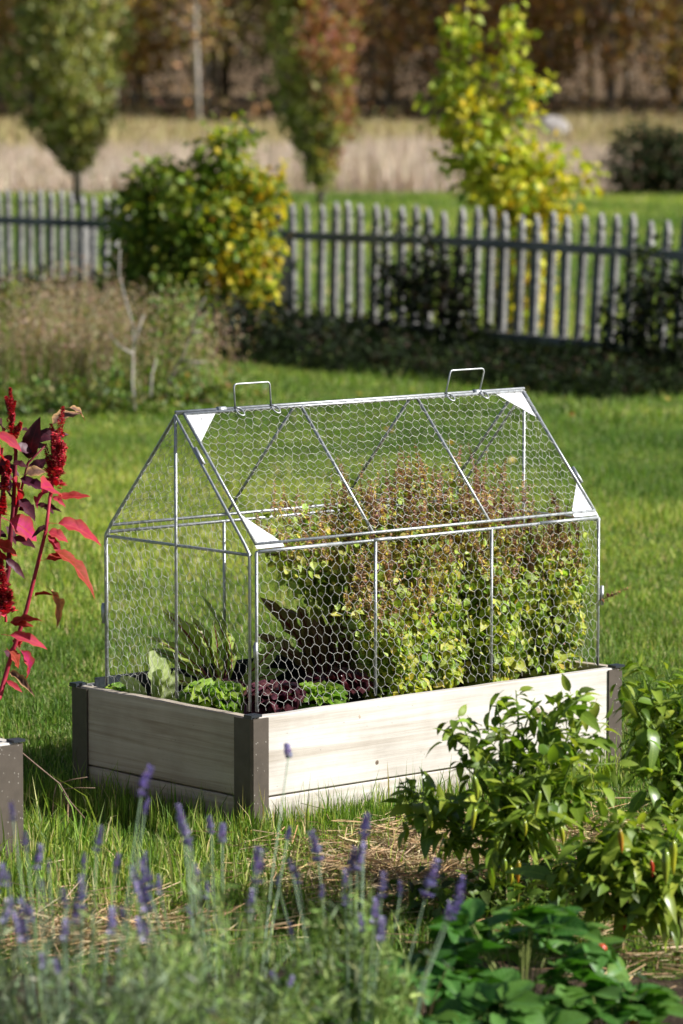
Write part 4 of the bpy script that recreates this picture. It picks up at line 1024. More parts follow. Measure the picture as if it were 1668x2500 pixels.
# a dead seed stalk lying between the two beds
s2 = 0.4464
def d2(x, y, Y=-0.42): return at_y(x * s2, 1700 + y * s2, Y)
base = d2(90, 290); st = thing('dead_stalk', 'dry brown branching stalk leaning between the two raised beds', 'dead stalk', base)
mb = MB()
for path, r in (([(60, 270), (90, 290), (200, 375), (320, 480), (390, 570), (460, 668)], 0.0022), ([(320, 478), (400, 455), (485, 440)], 0.0013), ([(345, 510), (430, 500), (515, 495)], 0.0013), ([(305, 480), (298, 570), (285, 665)], 0.0014), ([(345, 520), (375, 590), (395, 670)], 0.0016), ([(350, 530), (346, 570), (345, 610)], 0.0012), ([(400, 620), (360, 650), (330, 690)], 0.001), ([(370, 600), (350, 560), (345, 520)], 0.001)):
    P = [d2(*p) - base + rng.normal(0, 0.002, 3) for p in path]; tube(mb, P, np.linspace(r, r * 0.6, len(P)), 5, col=(0.22, 0.14, 0.10))
obj('stalk', mb.mesh('stalk', True), M['stem'], st)

# ================================================================== PEPPER PLANTS
pep_t = [leaf_tpl(6, w_, 0.4, 0.15, d_, 0.2, wav=0.06, wn=2, twist=tw) for w_, d_, tw in ((0.33, 0.15, 0.1), (0.38, 0.4, -0.2), (0.30, 0.65, 0.3), (0.36, 0.85, 0.0))]
pep_m = []
for t in pep_t: b_ = MB(); b_.add(t[0], t[1], uv=t[2]); pep_m.append(b_.mesh('leaf', True))
pep_y = [m_.copy() for m_ in pep_m]
def fruit_mesh(c0, c1):
    mb = MB(); n = 9; sides = 9; P = []; R_ = []
    prof = [0.25, 0.75, 1.0, 1.0, 0.92, 0.8, 0.62, 0.38, 0.08]
    for i in range(n): P.append((0.10 * math.sin(i / n * 3), 0, -i / (n - 1))); R_.append(0.14 * prof[i])
    k0 = mb.n; tube(mb, P, R_, sides, col=c0)
    C = np.array([np.array(c0) + (np.array(c1) - np.array(c0)) * min(max((i // sides) / 8.0 * 1.3 - 0.15, 0), 1) for i in range(n * sides)] + [c0, c1]); mb.C[-1] = C
    return mb.mesh('pepper', True)
fr_m = [fruit_mesh((0.30, 0.36, 0.03), (0.46, 0.42, 0.03)), fruit_mesh((0.18, 0.27, 0.025), (0.33, 0.38, 0.035)), fruit_mesh((0.36, 0.28, 0.03), (0.50, 0.16, 0.02)), fruit_mesh((0.45, 0.05, 0.02), (0.40, 0.02, 0.015))]
def pepper(label, base, tips, nleaf, fruits, seed, size=1.0):
    """tips: crown points seen in the photograph (x, y, depth offset); the branches run from the trunk to them"""
    r_ = np.random.default_rng(seed)
    b0 = np.array(base, float); t = thing('pepper_plant', label, 'pepper plant', b0)
    fork = np.array([0, 0, 0.13]); mb = MB(); nodes = []
    tube(mb, [(0, 0, -0.02), (0.004, 0, 0.06), fork], [0.007, 0.0065, 0.006], 6, col=(0.16, 0.20, 0.06))
    for (x, y, dy) in tips:
        T = at_y(x, y, b0[1] + dy) - b0
        m1 = fork + (T - fork) * 0.35 + r_.normal(0, 0.015, 3) + np.array([0, 0, 0.03]); m2 = fork + (T - fork) * 0.7 + r_.normal(0, 0.015, 3) + np.array([0, 0, 0.03])
        tube(mb, [fork, m1, m2, T], [0.0045, 0.0035, 0.0025, 0.0012], 5, col=(0.15, 0.22, 0.05))
        for k in range(28):
            u = 1 - abs(r_.normal(0, 0.42)) if k > 3 else r_.uniform(0.88, 1.0); u = max(0.1, u)
            p = fork + (m1 - fork) * (u / 0.35) if u < 0.35 else (m1 + (m2 - m1) * ((u - .35) / .35) if u < 0.7 else m2 + (T - m2) * ((u - .7) / .3))
            nodes.append((p, u))
    obj('stem', mb.mesh('stem', True), M['stem'], t)
    idx = r_.permutation(len(nodes)); fl_ = MB(); rest = idx[nleaf:int(nleaf * 3)]; nr = len(rest)
    if nr:
        e_ = r_.normal(-0.1, 0.5, nr); a_ = r_.uniform(0, 2 * pi, nr)
        scatter(fl_, pep_t[1], np.array([nodes[i][0] for i in rest]) + r_.normal(0, 0.012, (nr, 3)), np.stack([np.cos(a_) * np.cos(e_), np.sin(a_) * np.cos(e_), np.sin(e_)], 1), np.array([0, 0, 1.0]) + r_.normal(0, 0.4, (nr, 3)), r_.uniform(0.03, 0.065, nr) * size, mixcol(nr, [(0.16, 0.25, 0.028), (0.26, 0.35, 0.045), (0.10, 0.17, 0.02)], (.5, .3, .2), 0.15))
        stuff('small_leaves', fl_.mesh('small_leaves', True), M['leaf'], t)
    for i in idx[:nleaf]:
        p, u = nodes[i]; a = r_.uniform(0, 2 * pi); e = r_.normal(-0.15 if u < 0.85 else 0.45, 0.4)
        D = np.array([math.cos(a) * math.cos(e), math.sin(a) * math.cos(e), math.sin(e)])
        young = u > 0.86 and r_.random() < 0.6
        L = (r_.uniform(0.035, 0.06) if young or u > 0.86 else r_.uniform(0.055, 0.10)) * size
        k = r_.integers(4)
        o = obj('leaf', (pep_y if young else pep_m)[k], M['pepper_young_leaf'] if young else M['pepper_leaf'], t)
        aim(o, p, D, np.array([0, 0, 1.0]) + r_.normal(0, 0.35, 3), L)
    for (x, y, L, k, dy) in fruits:
        o = obj('pepper', fr_m[k], M['pepper_fruit'], t); p = at_y(x, y, b0[1] + dy) - b0; o.location = p
        o.rotation_euler = (r_.normal(0, 0.12), r_.normal(0, 0.12), r_.uniform(0, 6)); o.scale = (L * 0.8, L * 0.8, L * 0.95)
        mbk = MB(); tube(mbk, [(0, 0, 0.004), (0.004, 0, L * 0.2), (0.012, 0.004, L * 0.4)], [0.0022, 0.0015, 0.0014], 5, col=(0.14, 0.22, 0.04)); so2 = obj('fruit_stalk', mbk.mesh('fruit_stalk', True), M['stem'], t); so2.location = p
S3 = 0.4707
def p3(L): return [(930 + x * S3, 1600 + y * S3, dy) for x, y, dy in L]
def f3(L): return [(930 + x * S3, 1600 + y * S3, l, k, dy) for x, y, l, k, dy in L]
pepper('bushy pepper plant in front of the white plank with hanging yellow green peppers', (0.60, -1.12, 0.02),
       p3([(330, 390, 0), (400, 310, .05), (480, 400, -.05), (600, 250, 0), (700, 180, .05), (800, 220, .1), (620, 380, -.05), (730, 350, .1), (860, 310, 0), (940, 290, .05), (1000, 200, .1), (1060, 200, 0), (1110, 250, .1), (1040, 380, -.05), (900, 430, -.08), (560, 560, -.1), (740, 560, 0), (1140, 430, .05), (1000, 520, -.1), (660, 680, -.15), (860, 620, -.15), (1080, 620, -.1), (100, 680, .02), (200, 740, -.05), (330, 760, -.1), (420, 560, -.05), (150, 900, .0), (60, 780, .05), (250, 860, -.05), (1180, 340, .05), (1220, 560, 0), (1200, 800, -.05), (480, 760, -.15), (400, 900, -.15), (560, 880, -.2), (740, 800, -.2), (1120, 720, -.05), (620, 1000, -.22), (860, 900, -.2), (960, 780, -.15), (330, 960, -.1)]),
       290, f3([(490, 790, .052, 0, -.22), (825, 700, .062, 1, -.22), (225, 760, .066, 1, -.1), (310, 1000, .052, 1, -.12), (715, 1065, .055, 2, -.24), (640, 1050, .052, 1, -.24), (672, 1090, .045, 0, -.24), (770, 1310, .042, 0, -.2), (745, 850, .04, 0, -.24), (480, 620, .06, 1, -.2), (590, 930, .05, 1, -.2), (930, 880, .05, 0, -.2)]), 41)
pepper('pepper plant at the picture edge with yellowish upper leaves', (1.02, -0.95, 0.02),
       p3([(1240, 110, .0), (1340, 30, .05), (1400, 150, 0), (1480, 70, .1), (1560, 200, .05), (1300, 240, -.05), (1420, 300, 0), (1520, 350, .1), (1260, 400, .0), (1350, 460, -.08), (1480, 480, -.05), (1560, 520, 0), (1300, 600, -.1), (1440, 640, -.1), (1560, 680, -.1), (1640, 120, 0), (1640, 400, 0), (1700, 250, 0), (1380, 780, -.1), (1500, 820, -.15), (1680, 560, -.05), (1600, 860, -.1)]),
       200, f3([(1455, 590, .03, 0, -.1), (1160, 720, .04, 0, -.1), (1630, 700, .06, 1, -.1)]), 42)
pepper('low dark leaved pepper plant beside the strawberries with a few red peppers', (0.92, -1.55, 0.02),
       p3([(1150, 900, 0), (1230, 860, .05), (1330, 900, 0), (1420, 960, .05), (1520, 940, .1), (1060, 1000, -.05), (1180, 1040, -.05), (1300, 1080, -.1), (1420, 1120, -.05), (1540, 1080, 0), (1000, 1130, .0), (1120, 1180, -.1), (1260, 1220, -.1), (1400, 1260, -.1), (1540, 1220, -.1), (900, 1080, .05), (940, 1230, -.05), (840, 1160, .05), (1080, 1300, -.05), (1600, 1000, .05), (1200, 1360, -.1), (1340, 1400, -.05), (1500, 1380, -.05)]),
       235, f3([(1240, 900, .055, 2, -.14), (1400, 1060, .04, 3, -.12), (1520, 960, .075, 0, -.2), (1480, 1000, .08, 1, -.2), (1270, 1330, .05, 3, -.05), (1030, 1450, .025, 0, -.1), (800, 1290, .04, 1, -.1)]), 43, 1.12)

for lab, px, py in (('low dark green weeds under the bushy pepper plant', 1180, 2260), ('low green weeds between the two upper pepper plants', 1440, 2190)):
    P = at_z(px, py); t = thing('weed_clump', lab, 'weed', P); n = 420; fo = MB(); Q = np.stack([rng.normal(0, 0.10, n), rng.normal(0, 0.08, n), rng.uniform(0.01, 0.11, n)], 1)
    scatter(fo, leaf_tpl(4, 0.5, 0.4, 0.15, 0.4), Q, rng.normal(0, 1, (n, 3)) * [1, 1, 0.5], np.array([0, 0, 1.0]) + rng.normal(0, 0.5, (n, 3)), rng.uniform(0.02, 0.05, n), mixcol(n, [(0.09, 0.16, 0.025), (0.17, 0.26, 0.04), (0.06, 0.10, 0.02)], (.5, .25, .25), 0.2)); stuff('foliage', fo.mesh('foliage', True), M['leaf'], t)

# ================================================================== STRAWBERRIES
def berry_leaf_mesh(droop, k=9):
    """three toothed leaflets on a stalk"""
    mb = MB()
    for a in (-1.15, 0, 1.15):
        V = []; n = 6
        for i in range(n + 1):
            t = i / n; w = 0.36 * math.sin(pi * min(1, t ** 0.75 * 0.93 + 0.04)) ** 0.8; w *= (1 + 0.10 * (i % 2))
            for sg in (-1, -0.5, 0, 0.5, 1): V.append((sg * w, 0.1 + t * 0.85, 0.16 * abs(sg) * w * 2 - droop * t * t * 0.4 + 0.02 * math.sin(7 * t + 5 * sg)))
        V = np.array(V); ca, sa = math.cos(a), math.sin(a); X_ = V[:, 0] * ca + V[:, 1] * sa; Y_ = -V[:, 0] * sa + V[:, 1] * ca
        V = np.stack([X_, Y_, V[:, 2]], 1)
        Q = [(i * 5 + j, i * 5 + j + 1, i * 5 + j + 6, i * 5 + j + 5) for i in range(n) for j in range(4)]
        mb.add(V, Q, uv=np.array([(sg, i / n) for i in range(n + 1) for sg in (-1, -.5, 0, .5, 1)]))
    return mb.mesh('leaf', True)
bl_m = [berry_leaf_mesh(d) for d in (0.1, 0.4, 0.7)]
def fl_mesh():
    mb = MB(); t = leaf_tpl(3, 0.75, 0.6, 0.1, -0.15, 0.05, blunt=0.5)
    a = np.arange(5) * 2 * pi / 5
    scatter(mb, t, np.zeros((5, 3)), np.stack([np.cos(a), np.sin(a), np.full(5, 0.25)], 1), np.tile([0, 0, 1.0], (5, 1)), 1.0, (1, 1, 1)); return mb.mesh('petals', True)
flm = fl_mesh()
mb = MB(); tube(mb, [(0, 0, 0.0), (0, 0, 0.12), (0, 0, 0.24), (0, 0, 0.3)], [0.26, 0.3, 0.2, 0.03], 8); heart = mb.mesh('flower_heart', True)
M['heart'] = plain('flower_heart', (0.55, 0.45, 0.08), 0.7)
mb = MB(); tube(mb, [(0, 0, 0), (0, 0, -0.2), (0, 0, -0.5), (0, 0, -0.8), (0, 0, -1)], [0.2, 0.45, 0.46, 0.28, 0.05], 10); berry = mb.mesh('strawberry', True)
M['berry'] = plain('strawberry', (0.55, 0.05, 0.025), 0.3, mottle=0.3, scale=120)
def strawberry(label, px, py, Y, n, spread, h, fl=(), fr=(), seed=1):
    r_ = np.random.default_rng(seed); P = at_y(px, py, Y); b0 = np.array([P[0], Y, 0.02]); t = thing('strawberry_plant', label, 'strawberry', b0)
    mb = MB()
    for i in range(n):
        a = r_.uniform(0, 2 * pi); q_ = spread * math.sqrt(r_.random()); hh = h * (1.05 - 0.5 * (q_ / spread) ** 2) * r_.uniform(0.75, 1.08)
        C = np.array([math.cos(a) * q_, math.sin(a) * q_, hh]); tube(mb, [(math.cos(a) * 0.02, math.sin(a) * 0.02, 0), C * [0.5, 0.5, 0.65], C], [0.0022, 0.002, 0.0013], 4, col=(0.22, 0.26, 0.07), cap=False)
        D = np.array([math.cos(a), math.sin(a), r_.normal(0.05, 0.3)]); o = obj('leaf', bl_m[r_.integers(3)], M['berry_leaf'], t)
        aim(o, C, D, np.array([0, 0, 1.0]) + r_.normal(0, 0.28, 3), r_.uniform(0.06, 0.095))
    for (x, y, dy) in fl:
        p = at_y(x, y, Y + dy) - b0; o = obj('flower', flm, M['petal'], t); o.location = p; o.scale = (0.014,) * 3; o.rotation_euler = (0.8, r_.normal(0, 0.3), r_.uniform(0, 6))
        h_ = obj('flower_heart', heart, M['heart'], o); tube(mb, [(0, 0, 0.02), p * [0.6, 0.6, 0.6] + np.array([0, 0, 0.02]), p - [0, 0, 0.002]], 0.0012, 4, col=(0.25, 0.17, 0.09), cap=False)
    for (x, y, dy, L) in fr:
        p = at_y(x, y, Y + dy) - b0; o = obj('strawberry', berry, M['berry'], t); o.location = p; o.scale = (L,) * 3; o.rotation_euler = (r_.normal(0, .3), r_.normal(0, .3), 0)
        tube(mb, [(0, 0, 0.02), p * [0.5, 0.5, 0.8], p], 0.0012, 4, col=(0.2, 0.24, 0.07), cap=False)
    obj('leaf_stalks', mb.mesh('leaf_stalks', True), M['stem'], t)
strawberry('strawberry plant below the peppers with one orange red berry showing', 1270, 2380, -2.35, 42, 0.17, 0.26, [], [(1470, 2305, -.03, .022), (1545, 2490, -.05, .02)], 51)
strawberry('strawberry plant with two white blossoms beside the lavender', 1020, 2420, -2.45, 34, 0.15, 0.20, [(1090, 2362, -.35), (1045, 2335, -.35), (980, 2400, -.4)], [], 52)
strawberry('strawberry plant at the lower picture edge in the middle', 800, 2500, -2.85, 34, 0.16, 0.24, [(515, 2476, -.9)], [], 53)
strawberry('strawberry plant at the lower corner with a pale blossom on bare soil', 1480, 2480, -2.5, 20, 0.12, 0.16, [(1565, 2390, -.02)], [], 54)
strawberry('low strawberry plant filling the bottom edge below the berry', 1200, 2520, -2.75, 34, 0.16, 0.17, [], [], 55)

# ================================================================== LAVENDER
LAVC = [(0.30, 0.26, 0.47), (0.42, 0.38, 0.58), (0.21, 0.17, 0.36), (0.50, 0.47, 0.60)]
def lav_spike():
    mb = MB(); n = 90; wh = np.repeat(np.linspace(0, 1, 7), 13)[:n] + rng.normal(0, 0.025, n); wh = np.where(wh < 0.1, wh - 0.15, wh); a = rng.uniform(0, 2 * pi, n)
    D = np.stack([np.cos(a), np.sin(a), np.full(n, 0.8)], 1); P = np.stack([np.cos(a) * 0.03, np.sin(a) * 0.03, wh], 1)
    scatter(mb, (np.array([(0, 0, 0), (-0.5, 0.5, 0.15), (0, 1, 0), (0.5, 0.5, 0.15)]), np.array([(0, 3, 2, 1)]), np.zeros((4, 2))), P, D, np.tile([0, 0, 1.0], (n, 1)), rng.uniform(0.17, 0.27, n) * (1.1 - 0.45 * np.clip(wh, 0, 1)), mixcol(n, LAVC, (.4, .25, .2, .15), 0.2))
    tube(mb, [(0, 0, -0.2), (0, 0, 0.9)], 0.03, 4, col=(0.2, 0.24, 0.14)); return mb.mesh('flower_spike')
lav_m = [lav_spike() for _ in range(5)]
def lavender(label, base, spikes, nfo, rad, h, seed, fresh=0.0, nst=60):
    r_ = np.random.default_rng(seed); base = (base[0], base[1] - 0.75, base[2]); h = h + 0.155; nfo = int(nfo * 0.75); b0 = np.array(base, float); t = thing('lavender', label, 'lavender', b0)
    st = MB(); fo = MB()
    for (x, y, dy, L) in spikes:
        p = at_y(x, y, b0[1] + dy) - b0; p0 = np.array([p[0] * 0.35, p[1] * 0.35, 0.02])
        lean = p - p0; mid = p0 + lean * 0.55 + np.array([0, 0, 0.04]); tube(st, [p0, mid, p], [0.0016, 0.0014, 0.0012], 4, col=(0.19, 0.27, 0.17), cap=False)
        o = obj('flower_spike', lav_m[r_.integers(5)], M['lavender_flower'], t); o.location = p; L = L * 0.88; o.scale = (L * 1.3, L * 1.3, L)
        o.rotation_mode = 'QUATERNION'; o.rotation_quaternion = Vector(unit(p - mid) + r_.normal(0, 0.12, 3)).to_track_quat('Z', 'Y')
    for k in range(nst):
        a = r_.uniform(0, 2 * pi); q_ = rad * math.sqrt(r_.random()); hh = h * (1.1 - 0.5 * (q_ / rad) ** 2) * r_.uniform(0.6, 1.1)
        T = np.array([math.cos(a) * q_, math.sin(a) * q_, hh]); B0 = T * [0.3, 0.3, 0]; md = B0 + (T - B0) * 0.5 + np.array([0, 0, 0.03])
        g = (0.20, 0.30, 0.08) if r_.random() < fresh else (0.13, 0.17, 0.10)
        tube(st, [B0, md, T], [0.0018, 0.0014, 0.0007], 3, col=g, cap=False)
        m = nfo // nst; u = r_.uniform(0.2, 1, m); P = np.where((u < 0.5)[:, None], B0 + (md - B0) * (u * 2)[:, None], md + (T - md) * (u * 2 - 1)[:, None])
        D = r_.normal(0, 1, (m, 3)) + np.array([0, 0, 1.0]); 
        cc = mixcol(m, [(0.17, 0.225, 0.12), (0.12, 0.16, 0.085), (0.28, 0.34, 0.21)], (.45, .3, .25), 0.2) if r_.random() > fresh else mixcol(m, [(0.24, 0.34, 0.10), (0.34, 0.43, 0.16), (0.16, 0.24, 0.065)], (.4, .3, .3), 0.2)
        scatter(fo, (np.array([(0, 0, 0), (-0.07, 0.5, 0.02), (0, 1, 0), (0.07, 0.5, 0.02)]), np.array([(0, 3, 2, 1)]), np.zeros((4, 2))), P, D, r_.normal(0, 1, (m, 3)), r_.uniform(0.022, 0.05, m), cc)
    obj('stems', st.mesh('stems', True), M['stem'], t); stuff('foliage', fo.mesh('foliage'), M['matt_leaf'], t)
S4 = 0.5319
def l4(L, ox=0): return [(ox + x * S4, 1950 + y * S4, dy, ln) for x, y, dy, ln in L]
lavender('grey green lavender at the lower corner with scattered violet spikes', (-0.22, -2.55, 0.02),
         l4([(60, 90, .25, .030), (650, -30, .35, .05), (665, 60, .3, .025), (165, 310, .1, .038), (120, 230, .2, .03), (35, 390, 0, .036), (60, 510, 0, .022), (110, 640, -.15, .05), (145, 550, -.1, .04), (445, 230, .3, .04), (370, 490, 0, .05), (345, 560, 0, .036), (300, 490, .1, .03), (295, 640, -.05, .034), (510, 610, 0, .042), (530, 330, .2, .03), (200, 770, -.2, .025), (270, 790, -.2, .025), (385, 310, .25, .025), (225, 330, .2, .02), (200, 420, .1, .02)]), 5600, 0.24, 0.30, 61, 0.25, 90)
lavender('lavender in the lower middle with a dense cluster of violet spikes', (0.02, -2.3, 0.02),
         l4([(860, 190, .25, .05), (835, 100, .3, .032), (880, 230, .2, .02), (675, 500, -.1, .055), (690, 400, 0, .05), (640, 420, .05, .045), (660, 320, .1, .03), (665, 640, -.15, .045), (735, 430, 0, .03), (970, 150, .4, .03), (1020, 190, .4, .036), (1180, 370, .1, .058), (1170, 300, .15, .03), (1145, 510, 0, .036), (1330, 850, -.2, .02), (1010, 590, .1, .022), (560, 740, -.2, .022), (570, 560, .1, .025), (915, 370, .2, .03), (950, 450, .1, .03), (875, 540, 0, .02), (1320, 180, .5, .025), (1325, -200, .9, .034)]), 4800, 0.24, 0.26, 62, 0.7, 80)
lavender('lavender beside the strawberries with fresh green shoots and violet spikes', (0.24, -2.2, 0.02),
         l4([(70, 310, .1, .045), (95, 240, .15, .03), (105, 160, .35, .042), (40, 320, .1, .04), (185, 440, 0, .04), (150, 560, -.05, .04), (180, 640, -.1, .04), (390, 430, .1, .062), (500, 540, .1, .05), (535, 450, .15, .04), (480, 545, .05, .03), (270, 440, .15, .025), (20, 480, 0, .03), (95, 600, -.1, .03), (15, 400, 0, .03)], 834) + l4([(1460, 270, .2, .05), (1340, 640, 0, .03), (1365, 380, .2, .036), (1340, 330, .2, .025), (1275, 390, .2, .02), (1270, 830, -.2, .022), (1480, 470, .05, .03)]), 2600, 0.12, 0.25, 63, 0.9, 42)
lavender('low grey lavender at the bottom picture edge', (-0.05, -2.95, 0.02), [], 5200, 0.26, 0.27, 64, 0.2, 90)
lavender('pale lavender shoots at the far lower corner beneath the grass', (-0.48, -2.3, 0.02), l4([(-20, 420, 0, .04), (20, 560, -.1, .04)]), 4200, 0.2, 0.27, 65, 0.1, 70)
lavender('fresh green lavender bush at the bottom between grey lavender and strawberry leaves', (-0.02, -2.75, 0.02), [], 4800, 0.2, 0.25, 66, 0.85, 80)
# a broad green strap leaf clump at the corner
t = thing('strap_leaf_clump', 'clump of long bluish strap leaves arching over the lower corner', 'leaf clump', (-0.42, -2.7, 0.02))
for k in range(9):
    mb = MB(); a = rng.uniform(-0.2, 0.9) if k < 5 else rng.uniform(0, 6); L = rng.uniform(0.2, 0.34); n = 8; V = []
    for i in range(n + 1):
        u = i / n; w = 0.007 * (1 - u ** 3); p = np.array([math.cos(a) * L * 0.75 * u, math.sin(a) * L * 0.75 * u, L * (1.5 * u - 0.95 * u * u)]); sd = np.array([-math.sin(a), math.cos(a), 0]) * w
        V += [p - sd, p + sd]
    mb.add(V, [(2 * i, 2 * i + 1, 2 * i + 3, 2 * i + 2) for i in range(n)], col=(0.16, 0.26, 0.17)); obj('leaf', mb.mesh('leaf', True), M['matt_leaf'], t)

# ================================================================== PICKET FENCE
FA = at_z(1450, 885); FE = unit(at_z(300, 780) - FA); FN = np.array([-FE[1], FE[0], 0]); FN = -FN if FN @ np.array([-0.7, -0.7, 0]) < 0 else FN
fence = thing('picket_fence', 'weathered grey picket fence with pointed tops across the garden', 'fence', FA, math.atan2(FE[1], FE[0]))
def picket_mesh(w, th, h, notch=True):
    mb = MB(); a = w / 2
    poly = [(-a, 0), (a, 0), (a, h - 0.15), (a * 0.62, h - 0.125), (a * 0.9, h - 0.09), (a * 0.55, h - 0.04), (0, h), (-a * 0.55, h - 0.04), (-a * 0.9, h - 0.09), (-a * 0.62, h - 0.125), (-a, h - 0.15)]
    prism(mb, poly, (0, -th / 2, 0), (1, 0, 0), (0, 0, 1), (0, 1, 0), th); return mb.mesh('picket')
pk = [picket_mesh(rng.uniform(0.070, 0.080), 0.034, 0.965 + rng.normal(0, 0.012)) for _ in range(5)]
PT = 0.182
ylocal = -1 if (np.array([-math.sin(math.atan2(FE[1], FE[0])), math.cos(math.atan2(FE[1], FE[0])), 0]) @ FN) < 0 else 1   # side that faces the camera
for k in range(-16, 84):
    o = obj('picket', pk[rng.integers(5)], M['grey_wood'], fence); tt = k * PT + rng.normal(0, 0.006)
    P = FA + FE * tt; ximg = 834 + F * (P[0] - CAM[0]) / (P[1] - CAM[1]); lean = np.clip((ximg - 700) / 900, 0, 1.15) * 0.085
    o.location = (tt, 0, 0.07 + rng.normal(0, 0.01)); o.rotation_euler = (rng.normal(0, 0.012), -lean + rng.normal(0, 0.012), rng.normal(0, 0.05))
for zr in (0.125, 0.785):
    mb = MB(); V = []; n = 40; xs = np.linspace(-16.3 * PT, 83.5 * PT, n + 1)
    for x in xs:
        dz = 0.008 * math.sin(x * 1.3)
        for (yy, zz) in ((-0.018, -0.032), (0.018, -0.032), (0.018, 0.032), (-0.018, 0.032)): V.append((x, ylocal * 0.045 + yy, zr + zz + dz))
    mb.add(V, [(i * 4 + j, i * 4 + (j + 1) % 4, (i + 1) * 4 + (j + 1) % 4, (i + 1) * 4 + j) for i in range(n) for j in range(4)] + [(0, 3, 2, 1), (n * 4, n * 4 + 1, n * 4 + 2, n * 4 + 3)])
    obj('rail', mb.mesh('rail'), M['grey_wood'], fence)
pm = None
for px in (181, 668):
    # post seen through the gap at that column
    dd = ray(px, 650); nn = FN; t_ = ((FA - CAM) @ nn) / (dd @ nn); P = CAM + dd * t_; tt = (P - FA) @ FE
    if pm is None:
        mb = MB(); box(mb, (-0.016, -0.07, -0.1), (0.016, 0.07, 0.75)); pm = mb.mesh('fence_post')
    o = obj('fence_post', pm, M['grey_wood'], fence); o.location = (tt, -ylocal * 0.10, 0)

# ================================================================== BUSHES, SAPLING, TREES
def cloud(n, blobs, shell=0.55):
    """points in a set of ellipsoids (cx, cy, cz, rx, ry, rz), denser near their skins"""
    blobs = np.array(blobs, float); vol = blobs[:, 3] * blobs[:, 4] * blobs[:, 5]; i = rng.choice(len(blobs), n, p=vol ** 0.8 / (vol ** 0.8).sum())
    d = unit(rng.normal(0, 1, (n, 3))); r = rng.random(n) ** (1 / 3.0); r = shell * r ** 0.5 + (1 - shell) * r
    return blobs[i, :3] + d * r[:, None] * blobs[i, 3:], d
def clumped(P, D, size, k, spread):
    """turns twig ends into small bunches of leaves"""
    n = len(P); Q = np.repeat(P, k, 0) + rng.normal(0, spread, (n * k, 3)); E = np.repeat(D, k, 0) * 0.6 + rng.normal(0, 0.8, (n * k, 3)); E[:, 2] -= 0.25
    return Q, E
def bush(name, label, cat, base, blobs, ntwig, k, size, cols, probs, mat='leaf', group=None, spread=0.06, stems=9, stemcol=(0.13, 0.10, 0.07), xcol=None, tpl=None):
    t = thing(name, label, cat, base, 0, group); P, D = cloud(ntwig, blobs); P[:, 2] = np.maximum(P[:, 2], 0.03)
    st = MB(); 
    for q_ in range(stems):
        T = P[rng.integers(len(P))]; a = np.array([T[0] * 0.12, T[1] * 0.12, 0]); m_ = a + (T - a) * 0.5 + rng.normal(0, 0.05, 3) * [1, 1, 0.3]
        tube(st, [a, m_, T], np.array([0.014, 0.009, 0.003]) * (0.5 + 0.5 * T[2]), 5, col=stemcol, cap=False)
    obj('branches', st.mesh('branches', True), M['stem'], t)
    Q, E = clumped(P, D, size, k, spread); Q[:, 2] = np.maximum(Q[:, 2], 0.01); n = len(Q); c = mixcol(n, cols, probs, 0.18)
    if xcol is not None: c = xcol(Q, c)
    fo = MB(); scatter(fo, tpl or leaf_tpl(3, 0.62, 0.42, 0.15, 0.3), Q, E, np.array([0, 0, 1.0]) + rng.normal(0, 0.55, (n, 3)), size * rng.uniform(0.6, 1.2, n), c)
    o = stuff('foliage', fo.mesh('foliage'), M[mat], t)
    return t
# green and yellow bush in front of the fence
B0 = at_y(505, 850, 19.1); B0[2] = 0
def byl(Q, c):
    k = np.clip((Q[:, 0] + 0.05) * 1.6 + 0.35 * wob(Q[:, 0] * 4, Q[:, 2] * 4, 2.0, 9) - 0.25 * (Q[:, 2] - 0.9), 0, 1)[:, None]; m_ = rng.random((len(Q), 1)) < k * 0.62
    y = mixcol(len(Q), [(0.66, 0.53, 0.03), (0.56, 0.52, 0.05), (0.48, 0.28, 0.03)], (.5, .35, .15), 0.15); return np.where(m_, y, c)
PX = 28.8 / F
def bb(x, y, rx, ry): return ((x - 505) * PX, 0, (848 - y) * PX, rx * PX, rx * PX * 0.9, ry * PX)
bush('leafy_bush', 'rounded green and yellow autumn bush in front of the picket fence', 'bush', B0,
     [bb(385, 470, 62, 60), bb(540, 400, 58, 66), bb(470, 520, 130, 95), bb(590, 500, 70, 75), bb(430, 640, 120, 90), bb(570, 620, 105, 110), bb(560, 740, 95, 90), bb(330, 560, 55, 70), bb(560, 355, 42, 30), bb(480, 760, 110, 80), bb(640, 470, 45, 50), bb(400, 740, 90, 90), bb(600, 800, 80, 60), bb(330, 680, 70, 80)],
     1400, 7, 0.085, [(0.12, 0.20, 0.025), (0.19, 0.27, 0.04), (0.30, 0.36, 0.055), (0.42, 0.40, 0.05)], (.32, .33, .25, .1), spread=0.055, xcol=byl, stems=14)
